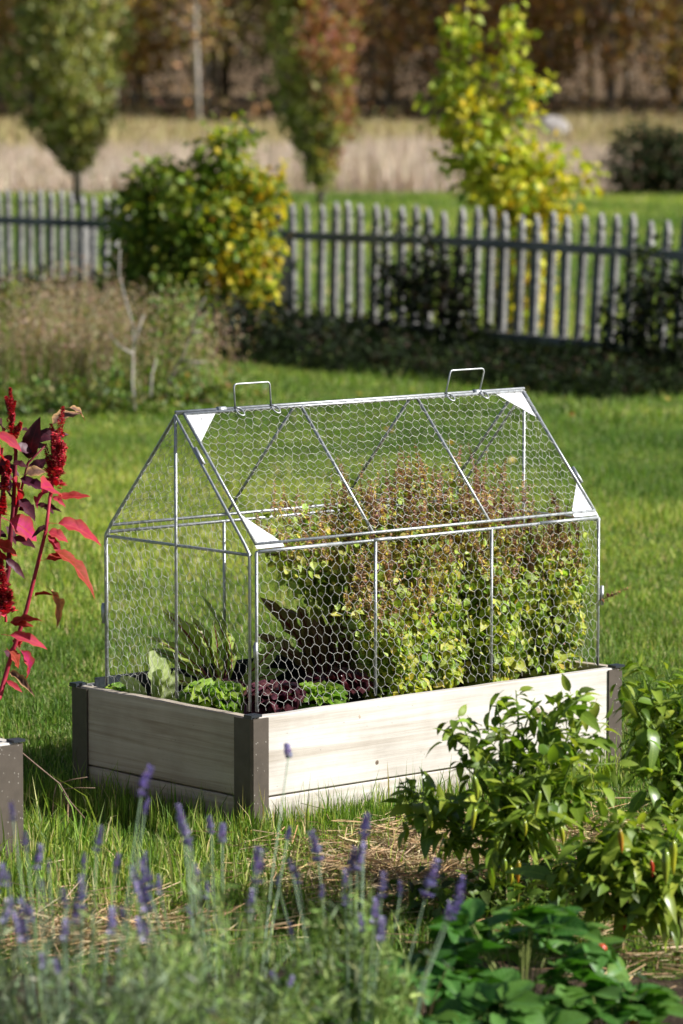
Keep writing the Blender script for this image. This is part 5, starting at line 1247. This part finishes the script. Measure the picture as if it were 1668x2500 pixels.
# yellow maple sapling just behind the fence
S0 = at_y(1245, 860, 20.6); S0[2] = 0; PS = 30.0 / F
def sb(x, y, rx, ry): return ((x - 1245) * PS, 0, (858 - (y + (860 - y) * 0.055)) * PS, rx * PS, rx * PS * 1.0, ry * PS)
mapl = leaf_tpl(4, 0.8, 0.45, 0.12, 0.45)
def syl(Q, c):
    k = np.clip(0.75 - Q[:, 2] * 0.28 + 0.25 * wob(Q[:, 0] * 3, Q[:, 2] * 3, 2.0, 19), 0, 0.8)[:, None]; m_ = rng.random((len(Q), 1)) < k
    y = mixcol(len(Q), [(0.70, 0.56, 0.045), (0.62, 0.42, 0.04), (0.62, 0.60, 0.07)], (.45, .1, .45), 0.12); return np.where(m_, y, c)
sap = bush('maple_sapling', 'young yellow green maple sapling with two leaders behind the picket fence', 'tree', S0,
     [bb_ for bb_ in [sb(1125, 55, 28, 36), sb(1250, 62, 28, 34), sb(1115, 130, 36, 50), sb(1245, 130, 32, 48), sb(1120, 210, 50, 60), sb(1240, 200, 36, 45), sb(1290, 230, 30, 40), sb(1075, 290, 40, 46), sb(1160, 300, 66, 60), sb(1270, 290, 36, 40), sb(1140, 390, 50, 50), sb(1210, 400, 90, 70), sb(1330, 420, 52, 40), sb(1415, 455, 34, 30), sb(1240, 490, 110, 50), sb(1300, 560, 80, 60), sb(1270, 660, 70, 90), sb(1300, 760, 55, 60)]],
     520, 6, 0.088, [(0.44, 0.50, 0.06), (0.34, 0.43, 0.055), (0.56, 0.56, 0.07), (0.22, 0.32, 0.04)], (.4, .28, .2, .12), spread=0.06, stems=4, xcol=syl, tpl=mapl, stemcol=(0.24, 0.2, 0.16))
for path, r0 in (([(1212, 860), (1208, 720), (1200, 560), (1180, 380), (1150, 220), (1135, 60)], 0.019), ([(1200, 560), (1220, 420), (1245, 280), (1250, 170), (1246, 60)], 0.012), ([(1204, 640), (1260, 540), (1340, 470), (1410, 455)], 0.010), ([(1190, 470), (1130, 380), (1075, 300)], 0.008), ([(1205, 520), (1270, 400), (1300, 290)], 0.008)):
    mb = MB(); P = [np.array([(x - 1245) * PS, rng.normal(0, 0.03), (858 - y) * PS]) for x, y in path]; tube(mb, P, np.linspace(r0, r0 * 0.3, len(P)), 7, col=(0.30, 0.26, 0.22)); obj('limb' if r0 < 0.015 else 'trunk', mb.mesh('limb', True), M['stem'], sap)
# two narrow upright trees on the far lawn
def column_tree(label, px, Y, prof, ncl, cols, probs, trunk_r, xcol=None):
    b0 = at_y(px, 500, Y); b0[2] = gz(Y); t = thing('columnar_tree', label, 'tree', b0); H = prof[-1][0]
    mb = MB(); tube(mb, [(0, 0, -0.1), (0.02, 0, 0.6), (0.03, 0, 1.6), (0.05, 0, H * 0.7)], [trunk_r, trunk_r * 0.85, trunk_r * 0.6, 0.02], 8); obj('trunk', mb.mesh('trunk', True), M['bark'], t)
    zs = np.array([p[0] for p in prof]); rs = np.array([p[1] for p in prof]); xo = np.array([p[2] for p in prof])
    br = MB(); P = []; D = []
    for k in range(ncl):
        z = zs[0] + (H - zs[0]) * rng.random() ** 0.9; r = np.interp(z, zs, rs); a = rng.uniform(0, 2 * pi); q_ = r * rng.random() ** 0.45 * (1 + 0.22 * math.sin(3 * a + 2.1 * z))
        P.append((np.interp(z, zs, xo) + math.cos(a) * q_, math.sin(a) * q_, z)); D.append((math.cos(a) * 0.5, math.sin(a) * 0.5, 1.0))
    P = np.array(P); D = np.array(D)
    for i in range(0, ncl, max(1, ncl // 26)):
        zb = max(zs[0] * 0.85, P[i][2] - 1.3); tube(br, [(0.02, 0, zb), P[i] * [0.6, 0.6, 0] + np.array([0, 0, (zb + P[i][2]) / 2 - 0.05]), P[i]], [0.03, 0.02, 0.006], 4, col=(0.2, 0.17, 0.14), cap=False)
    obj('branches', br.mesh('branches', True), M['stem'], t)
    k = 10; Q = np.repeat(P, k, 0) + rng.normal(0, 0.07, (ncl * k, 3)); E = np.repeat(D, k, 0) + rng.normal(0, 0.6, (ncl * k, 3)); n = len(Q); c = mixcol(n, cols, probs, 0.2)
    if xcol: c = xcol(Q, c)
    fo = MB(); scatter(fo, leaf_tpl(2, 0.55, 0.45, 0.1, 0.2), Q, E, np.array([0, 0, 0.6]) + rng.normal(0, 0.7, (n, 3)), rng.uniform(0.10, 0.20, n), c); stuff('crown', fo.mesh('crown'), M['leaf'], t)
column_tree('narrow olive green tree with a flame shaped crown at the picture edge', 187, 58, [(0.62, 0.05, 0), (0.95, 0.32, -0.05), (1.5, 0.75, -0.12), (2.1, 1.0, -0.15), (2.9, 1.0, -0.18), (3.7, 0.85, -0.1), (4.6, 0.6, 0), (5.6, 0.15, 0.05)], 1250, [(0.33, 0.34, 0.13), (0.48, 0.48, 0.24), (0.18, 0.20, 0.06), (0.40, 0.30, 0.15)], (.4, .25, .27, .08), 0.075)
def redtop(Q, c):
    k = np.clip((Q[:, 0] + 0.35) * 1.1 + (Q[:, 2] - 1.9) * 0.35 + 0.3 * wob(Q[:, 0] * 2, Q[:, 2] * 2, 2.0, 29), 0, 0.85)[:, None]; m_ = rng.random((len(Q), 1)) < k
    return np.where(m_, mixcol(len(Q), [(0.38, 0.17, 0.11), (0.46, 0.26, 0.16), (0.26, 0.13, 0.09)], (.5, .25, .25), 0.15), c)
column_tree('narrow reddish topped tree beyond the fence between bush and sapling', 782, 58, [(0.35, 0.05, 0), (0.7, 0.28, 0.0), (1.3, 0.58, -0.03), (2.0, 0.72, -0.08), (2.8, 0.75, -0.15), (3.6, 0.68, -0.2), (4.4, 0.5, -0.15), (5.3, 0.12, -0.1)], 850, [(0.32, 0.35, 0.12), (0.44, 0.45, 0.20), (0.18, 0.20, 0.06)], (.45, .25, .3), 0.07, redtop)
# dark evergreen bush at the field's edge, and small things in the field
E0 = at_y(1590, 460, 66.3); E0[2] = gz(66.3)
bush('evergreen_bush', 'dark rounded evergreen bush on the lawn edge before the field', 'bush', E0, [(-0.25, 0, 0.6, 0.68, 0.7, 0.68), (0.5, 0.1, 0.6, 0.8, 0.8, 0.66), (1.2, 0, 0.5, 0.7, 0.7, 0.6), (0.1, 0, 0.92, 0.45, 0.45, 0.42)], 700, 7, 0.13, [(0.035, 0.055, 0.022), (0.055, 0.075, 0.03), (0.10, 0.06, 0.035)], (.5, .3, .2), 'matt_leaf', spread=0.1)
def lump(name, label, cat, px, py, Y, rx, rz, mat, seed):
    r_ = np.random.default_rng(seed); mb = MB(); V = []; n, k = 8, 14; ph = r_.uniform(0, 6, 5)
    for i in range(n + 1):
        e = pi / 2 * i / n
        for j in range(k):
            a = 2 * pi * j / k; w = 1 + 0.12 * math.sin(3 * a + ph[0]) + 0.08 * math.sin(5 * a + 4 * e + ph[1]); V.append((rx * w * math.cos(a) * math.cos(e) ** 0.7, rx * 0.8 * w * math.sin(a) * math.cos(e) ** 0.7, -0.1 + (rz + 0.1) * math.sin(e) * (1 + 0.08 * math.sin(2 * a + ph[2]))))
    mb.add(V, [(i * k + j, i * k + (j + 1) % k, (i + 1) * k + (j + 1) % k, (i + 1) * k + j) for i in range(n) for j in range(k)])
    P = at_y(px, py, Y); o = obj(name, mb.mesh(name, True), M[mat]); o.location = (P[0], Y, gz(Y)); tag(o, label, cat)
lump('boulder', 'pale grey boulder in the dry field behind the yellow sapling', 'boulder', 1350, 320, 104, 0.55, 0.62, 'rock', 1)
M['dark_wood'] = plain('dark_wood', (0.03, 0.026, 0.026), 0.9, mottle=0.3)
lump('tree_stump', 'blackish tree stump in the dry field above the bush', 'stump', 609, 330, 98, 0.22, 0.62, 'dark_wood', 2)
lump('tree_stump', 'small dark stump at the field edge between red topped tree and sapling', 'stump', 903, 440, 72, 0.10, 0.42, 'dark_wood', 3)

# dry grass of the field
mb = MB(); X, Y = inview(110000, 68, 88, 12)
near = 0.45 + 0.6 * wob(X, Y, 0.6, 33)
blades(mb, X, Y, gz(Y), np.clip(rng.normal(0.42, 0.12, len(X)) * (0.8 + near), 0.1, 0.9), rng.uniform(0.02, 0.05, len(X)), mixcol(len(X), [(0.56, 0.46, 0.37), (0.66, 0.57, 0.47), (0.40, 0.30, 0.22), (0.45, 0.40, 0.20)], (.4, .3, .2, .1), 0.15), 0.35, 1)
X, Y = inview(90000, 88, 121, 14)
blades(mb, X, Y, gz(Y), rng.uniform(0.15, 0.42, len(X)) * (1 + 0.7 * wob(X, Y, 0.5, 77)), rng.uniform(0.03, 0.07, len(X)), mixcol(len(X), [(0.38, 0.34, 0.12), (0.50, 0.41, 0.24), (0.30, 0.22, 0.12)], (.45, .35, .2), 0.15), 0.35, 1)
stuff('dry_field_grass', mb.mesh('dry_field_grass'), M['straw'], None, 'tall pale dry grass covering the field before the wood', 'grass')

# ------------------------------------------------------------------ the wood behind the field
def forest_proto(h, cr, z0, cols, probs, ncl, trunk_r, mat):
    r = {}
    tr = MB(); tube(tr, [(0, 0, -0.3), (rng.normal(0, .05), 0, h * 0.3), (rng.normal(0, .1), 0, h * 0.65), (0, 0, h * 0.97)], [trunk_r, trunk_r * 0.85, trunk_r * 0.55, 0.02], 7)
    for k in range(9):
        z = rng.uniform(z0 * 0.8, h * 0.8); a = rng.uniform(0, 6.3); L = cr * rng.uniform(0.5, 0.95)
        tube(tr, [(0, 0, z), (math.cos(a) * L * 0.5, math.sin(a) * L * 0.5, z + 0.35 * L), (math.cos(a) * L, math.sin(a) * L, z + 0.6 * L)], [trunk_r * 0.35, trunk_r * 0.2, 0.012], 4, cap=False)
    r['trunk'] = tr.mesh('trunk', True)
    fo = MB(); P = []
    for k in range(ncl):
        z = z0 + (h - z0) * rng.random(); w = cr * (math.sin(pi * min(1, max(0.04, ((z - z0) / (h - z0)) * 0.86 + 0.12))) ** 0.7); a = rng.uniform(0, 6.3); q_ = w * rng.random() ** 0.5; P.append((math.cos(a) * q_, math.sin(a) * q_, z))
    k = 8; Q = np.repeat(np.array(P), k, 0) + rng.normal(0, 0.28, (ncl * k, 3)); n = len(Q)
    scatter(fo, QUADLEAF, Q, rng.normal(0, 1, (n, 3)), rng.normal(0, 1, (n, 3)), rng.uniform(0.16, 0.36, n), mixcol(n, cols, probs, 0.22))
    r['crown'] = fo.mesh('crown'); r['mat'] = mat; return r
OR, OL, GO, BR, DG, YG = (0.44, 0.25, 0.11), (0.32, 0.28, 0.11), (0.52, 0.37, 0.09), (0.32, 0.23, 0.155), (0.045, 0.055, 0.03), (0.36, 0.38, 0.12)
protos = [(forest_proto(13, 2.2, 1.5, [OR, BR, GO], (.45, .35, .2), 330, 0.14, 'bark'), 'rusty orange autumn tree in the wood behind the field'),
          (forest_proto(15, 1.9, 2.2, [OL, YG, BR], (.5, .25, .25), 300, 0.13, 'pale_bark'), 'olive green tree with a pale trunk in the wood behind the field'),
          (forest_proto(14, 2.0, 1.7, [GO, OR, OL], (.45, .25, .3), 300, 0.12, 'pale_bark'), 'golden leaved tree in the wood behind the field'),
          (forest_proto(16, 2.4, 0.7, [DG, (0.05, 0.06, 0.03), BR], (.55, .35, .1), 420, 0.18, 'bark'), 'dark evergreen tree in the wood behind the field'),
          (forest_proto(12, 1.6, 2.4, [BR, OL, OR], (.5, .25, .25), 150, 0.10, 'pale_bark'), 'thin half bare brown tree in the wood behind the field')]
first = {}
spots = []
for row, (Yr, sp) in enumerate(((123, 2.5), (127, 2.6), (131.5, 2.6), (138, 2.6))):
    hw = 0.0895 * (Yr + 9.6) + 14.0; xx = -hw + rng.uniform(0, sp)
    while xx < hw:
        spots.append((xx + CAM[0], Yr + rng.normal(0, 1.0), row)); xx += sp * rng.uniform(0.7, 1.3)
for (x, y, row) in spots:
    u = (x - CAM[0]) / (0.089 * (y + 9.4))      # -1..1 across the frame
    pr_ = [.3, .22, .22, .06, .28] if row < 2 else [.15, .12, .1, .5, .13]
    if -0.55 < u < -0.2 and row < 2: pr_ = [.22, .2, .1, .05, .5]
    if u > 0.35 and row < 2: pr_ = [.25, .32, .32, .12, .06]
    i = rng.choice(5, p=np.array(pr_) / sum(pr_)); pr0, lab = protos[i]
    if i not in first:
        t = thing('forest_tree', lab, 'tree', (x, y, gz(y)), 0, 'trees of the wood behind the field'); obj('trunk', pr0['trunk'], M[pr0['mat']], t); obj('crown', pr0['crown'], M['leaf'], t)['kind'] = 'stuff'; first[i] = t
    else: t = dup(first[i])
    t.location = (x, y, gz(y)); t.rotation_euler = (rng.normal(0, 0.02), rng.normal(0, 0.02), rng.uniform(0, 6.3)); s_ = rng.uniform(0.8, 1.2); t.scale = (s_, s_, s_ * rng.uniform(0.9, 1.15))
# brushwood along the wood's edge
mb = MB(); n = 3800; Yb = rng.uniform(120, 128, n); hw = 0.0895 * (Yb + 9.6) + 4; Xb = rng.uniform(-1, 1, n) * hw; hb = np.clip(0.9 + 0.7 * wob(Xb, Yb, 0.8, 44), 0.1, 2.2); Z = gz(Yb) + hb * rng.random(n)
scatter(mb, QUADLEAF, np.stack([Xb + CAM[0], Yb, Z], 1), rng.normal(0, 1, (n, 3)), rng.normal(0, 1, (n, 3)), rng.uniform(0.12, 0.3, n), mixcol(n, [BR, OR, OL, DG], (.35, .2, .25, .2), 0.25))
stuff('brushwood', mb.mesh('brushwood'), M['matt_leaf'], None, 'brown brushwood along the edge of the wood', 'brushwood')

# ================================================================== WILD PLANTS BY THE FENCE
GD = [(0.010, 0.017, 0.006), (0.016, 0.027, 0.008), (0.06, 0.085, 0.02), (0.035, 0.024, 0.014)]  # near-black greens: the shade at the fence foot is put into the colour
mb = MB()
n = 28000; tt = rng.uniform(-2.8, 14.0, n); off = rng.uniform(0.04, 2.1, n); hmax = np.clip((0.07 + 0.07 * np.clip(off, 0, 1.6) - 0.07 * np.clip(off - 1.6, 0, 2) + 0.05 * np.clip(tt - 1.5, 0, 3)) * (1 + 0.5 * wob(tt * 3, off, 1.2, 55)), 0.04, 0.8)
P = FA + FE * tt[:, None] + FN * off[:, None]; P[:, 2] = hmax * rng.random(n) ** 0.8
D = rng.normal(0, 1, (n, 3)); D[:, 2] += 0.5
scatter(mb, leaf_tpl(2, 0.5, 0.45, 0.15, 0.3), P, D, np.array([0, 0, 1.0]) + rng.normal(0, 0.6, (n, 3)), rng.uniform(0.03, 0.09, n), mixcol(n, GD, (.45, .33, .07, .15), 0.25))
n = 62000; tt = rng.uniform(-2.8, 14.0, n); off = rng.uniform(0.05, 2.1, n); P = FA + FE * tt[:, None] + FN * off[:, None]
blades(mb, P[:, 0], P[:, 1], np.zeros(n), rng.uniform(0.07, 0.19, n) * (1.15 - 0.2 * off), rng.uniform(0.008, 0.016, n), mixcol(n, [(0.024, 0.040, 0.011), (0.016, 0.027, 0.008), G1], (.45, .53, .02), 0.2), 0.35, 1)  # dark blades stand for shaded grass, the shade painted into their colour
stuff('shade_painted_undergrowth', mb.mesh('shade_painted_undergrowth'), M['matt_leaf'], None, 'dark weeds and grass along the foot of the fence, shade painted into their colour', 'undergrowth')
def onfence(px, off=0.35):
    dd = ray(px, 780); Pn = FA + FN * off; t_ = ((Pn - CAM) @ FN) / (dd @ FN); P = CAM + dd * t_; P[2] = 0; return P
k_ = 28.5 / F
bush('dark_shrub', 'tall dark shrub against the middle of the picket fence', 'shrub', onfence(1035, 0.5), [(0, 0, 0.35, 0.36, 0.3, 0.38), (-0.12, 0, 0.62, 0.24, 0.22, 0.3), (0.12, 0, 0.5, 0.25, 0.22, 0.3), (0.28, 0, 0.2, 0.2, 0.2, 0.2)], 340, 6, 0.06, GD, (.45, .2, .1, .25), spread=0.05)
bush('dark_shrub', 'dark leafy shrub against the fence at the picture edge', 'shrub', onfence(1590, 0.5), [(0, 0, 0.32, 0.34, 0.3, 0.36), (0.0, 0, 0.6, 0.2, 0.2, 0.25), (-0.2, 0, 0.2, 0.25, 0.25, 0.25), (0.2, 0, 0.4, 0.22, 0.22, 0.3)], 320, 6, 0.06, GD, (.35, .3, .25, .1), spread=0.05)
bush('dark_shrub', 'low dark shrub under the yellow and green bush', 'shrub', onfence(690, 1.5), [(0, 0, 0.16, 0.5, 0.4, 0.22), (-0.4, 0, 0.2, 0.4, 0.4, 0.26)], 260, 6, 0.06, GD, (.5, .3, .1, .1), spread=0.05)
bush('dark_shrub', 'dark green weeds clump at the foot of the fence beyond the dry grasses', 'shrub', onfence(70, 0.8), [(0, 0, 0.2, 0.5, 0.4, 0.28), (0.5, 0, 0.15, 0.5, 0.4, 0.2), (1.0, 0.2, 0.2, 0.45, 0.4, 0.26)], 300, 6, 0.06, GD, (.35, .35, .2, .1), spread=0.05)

# dry wild grasses and stalks in the corner by the bush
PK = [(0.40, 0.27, 0.21), (0.50, 0.40, 0.28), (0.28, 0.16, 0.12), (0.27, 0.29, 0.11)]
def wild_grass(label, px, py, n, h, r, cols, probs, heads=True, grp='dry wild grasses by the bush'):
    b0 = at_z(px, py); t = thing('wild_grass', label, 'wild grass', b0, 0, grp)
    n = int(n * 0.75); mb = MB(); X = rng.normal(0, r, n); Y = rng.normal(0, r, n); H = np.clip(rng.normal(h, h * 0.22, n), 0.1, h * 1.6)
    blades(mb, X, Y, np.zeros(n), H, rng.uniform(0.004, 0.009, n), mixcol(n, cols, probs, 0.2), 0.4)
    if heads:
        m = n // 2; ph = rng.uniform(0, 6.3, m); k = 12; hh = np.clip(rng.normal(h * 0.92, h * 0.2, m), 0.15, h * 1.5); C = np.stack([rng.normal(0, r * 1.5, m), rng.normal(0, r * 1.5, m), hh], 1)
        Q = np.repeat(C, k, 0) + rng.normal(0, 1, (m * k, 3)) * [0.014, 0.014, 0.05]; scatter(mb, QUADLEAF, Q, rng.normal(0, 0.7, (m * k, 3)) + np.array([0, 0, 1.0]), rng.normal(0, 1, (m * k, 3)), rng.uniform(0.012, 0.03, m * k), mixcol(m * k, PK, (.4, .3, .25, .05), 0.2))
    stuff('blades', mb.mesh('blades'), M['grass'], t)
wg = [('pinkish dry wild grass at the picture edge above the amaranth', 30, 985, 340, 0.42, 0.16), ('tall straw coloured wild grass between the amaranth and the bare twigs', 150, 985, 380, 0.48, 0.17), ('dense beige wild grass below the fence post', 240, 960, 380, 0.5, 0.18), ('green and tan wild grass around the bare grey stems', 330, 990, 300, 0.42, 0.16), ('russet wild grass just below the yellow bush', 440, 960, 300, 0.30, 0.13), ('rust brown seed heads beside the bare grey stems', 400, 970, 320, 0.45, 0.13), ('pale wild grass beneath the leafy fence', 80, 900, 320, 0.48, 0.22), ('faded wild grass in front of the white fence post', 190, 890, 320, 0.5, 0.22)]
for (lab, px, py, n, h, r) in wg: wild_grass(lab, px, py, n, h, r, PK + [G2, G1], (.17, .15, .08, .2, .25, .15))
bush('weed_clump', 'green leafy weed among the bare grey stems', 'weed', at_z(400, 985), [(0, 0, 0.3, 0.2, 0.2, 0.3), (0.1, 0, 0.55, 0.14, 0.14, 0.2)], 200, 5, 0.045, [(0.16, 0.24, 0.06), (0.25, 0.30, 0.09), (0.32, 0.3, 0.1)], (.5, .3, .2), spread=0.04)
bush('weed_clump', 'low bright green weeds at the lawn edge behind the amaranth', 'weed', at_z(200, 1010), [(-0.3, 0, 0.06, 0.35, 0.25, 0.14), (0.25, 0, 0.07, 0.4, 0.25, 0.15)], 260, 5, 0.05, [(0.10, 0.17, 0.035), (0.18, 0.24, 0.06), (0.3, 0.28, 0.1)], (.5, .35, .15), spread=0.05)
bush('weed_clump', 'low mixed weeds at the lawn edge behind the front of the cage', 'weed', at_z(470, 990), [(-0.2, 0, 0.07, 0.35, 0.25, 0.15), (0.15, 0, 0.06, 0.25, 0.25, 0.12)], 200, 5, 0.05, [(0.10, 0.17, 0.035), (0.18, 0.24, 0.06), (0.32, 0.2, 0.1)], (.5, .3, .2), spread=0.05)
bush('weed_clump', 'yellow green weeds at the picture edge below the fence', 'weed', at_z(10, 900), [(0, 0, 0.3, 0.2, 0.2, 0.28), (0.2, 0, 0.15, 0.25, 0.25, 0.15)], 180, 5, 0.05, [(0.24, 0.30, 0.05), (0.16, 0.22, 0.05), (0.36, 0.3, 0.1)], (.5, .3, .2), spread=0.05)
def twig(label, px, py, Y, paths, r, col):
    b0 = at_y(px, py, Y); b0[2] = 0; t = thing('bare_shrub', label, 'bare shrub', b0); mb = MB()
    for p in paths:
        P = [at_y(x, y, Y + rng.normal(0, 0.03)) - b0 for x, y in p]; tube(mb, P, np.linspace(r, r * 0.45, len(P)), 5, col=col)
    obj('branches', mb.mesh('branches', True), M['stem'], t)
S5 = 0.3827
def w5(L): return [(x * S5, 600 + y * S5) for x, y in L]
twig('bare grey shrub with upright bleached stems beside the bush', 328, 1000, 12.6, [w5(L) for L in ([(860, 1045), (845, 860), (850, 680), (850, 510), (800, 340), (760, 180), (765, 20)], [(850, 640), (890, 520), (920, 440)], [(850, 690), (760, 640), (700, 560)], [(960, 960), (970, 820), (1000, 720)])], 0.007, (0.42, 0.38, 0.35))
twig('bare dark shrub leaning away from the grey stems towards the bush', 405, 1000, 13.0, [w5(L) for L in ([(1050, 1010), (1090, 840), (1170, 700), (1220, 560), (1250, 440), (1310, 330)], [(1150, 730), (1200, 740), (1320, 740)], [(1220, 560), (1290, 540)], [(1090, 840), (1200, 770), (1290, 745)])], 0.009, (0.24, 0.20, 0.18))
twig('long pale dead stalk leaning across in front of the fence', 130, 960, 14.0, [w5(L) for L in ([(330, 800), (420, 640), (520, 510), (640, 370), (720, 295)],)], 0.014, (0.45, 0.38, 0.24))
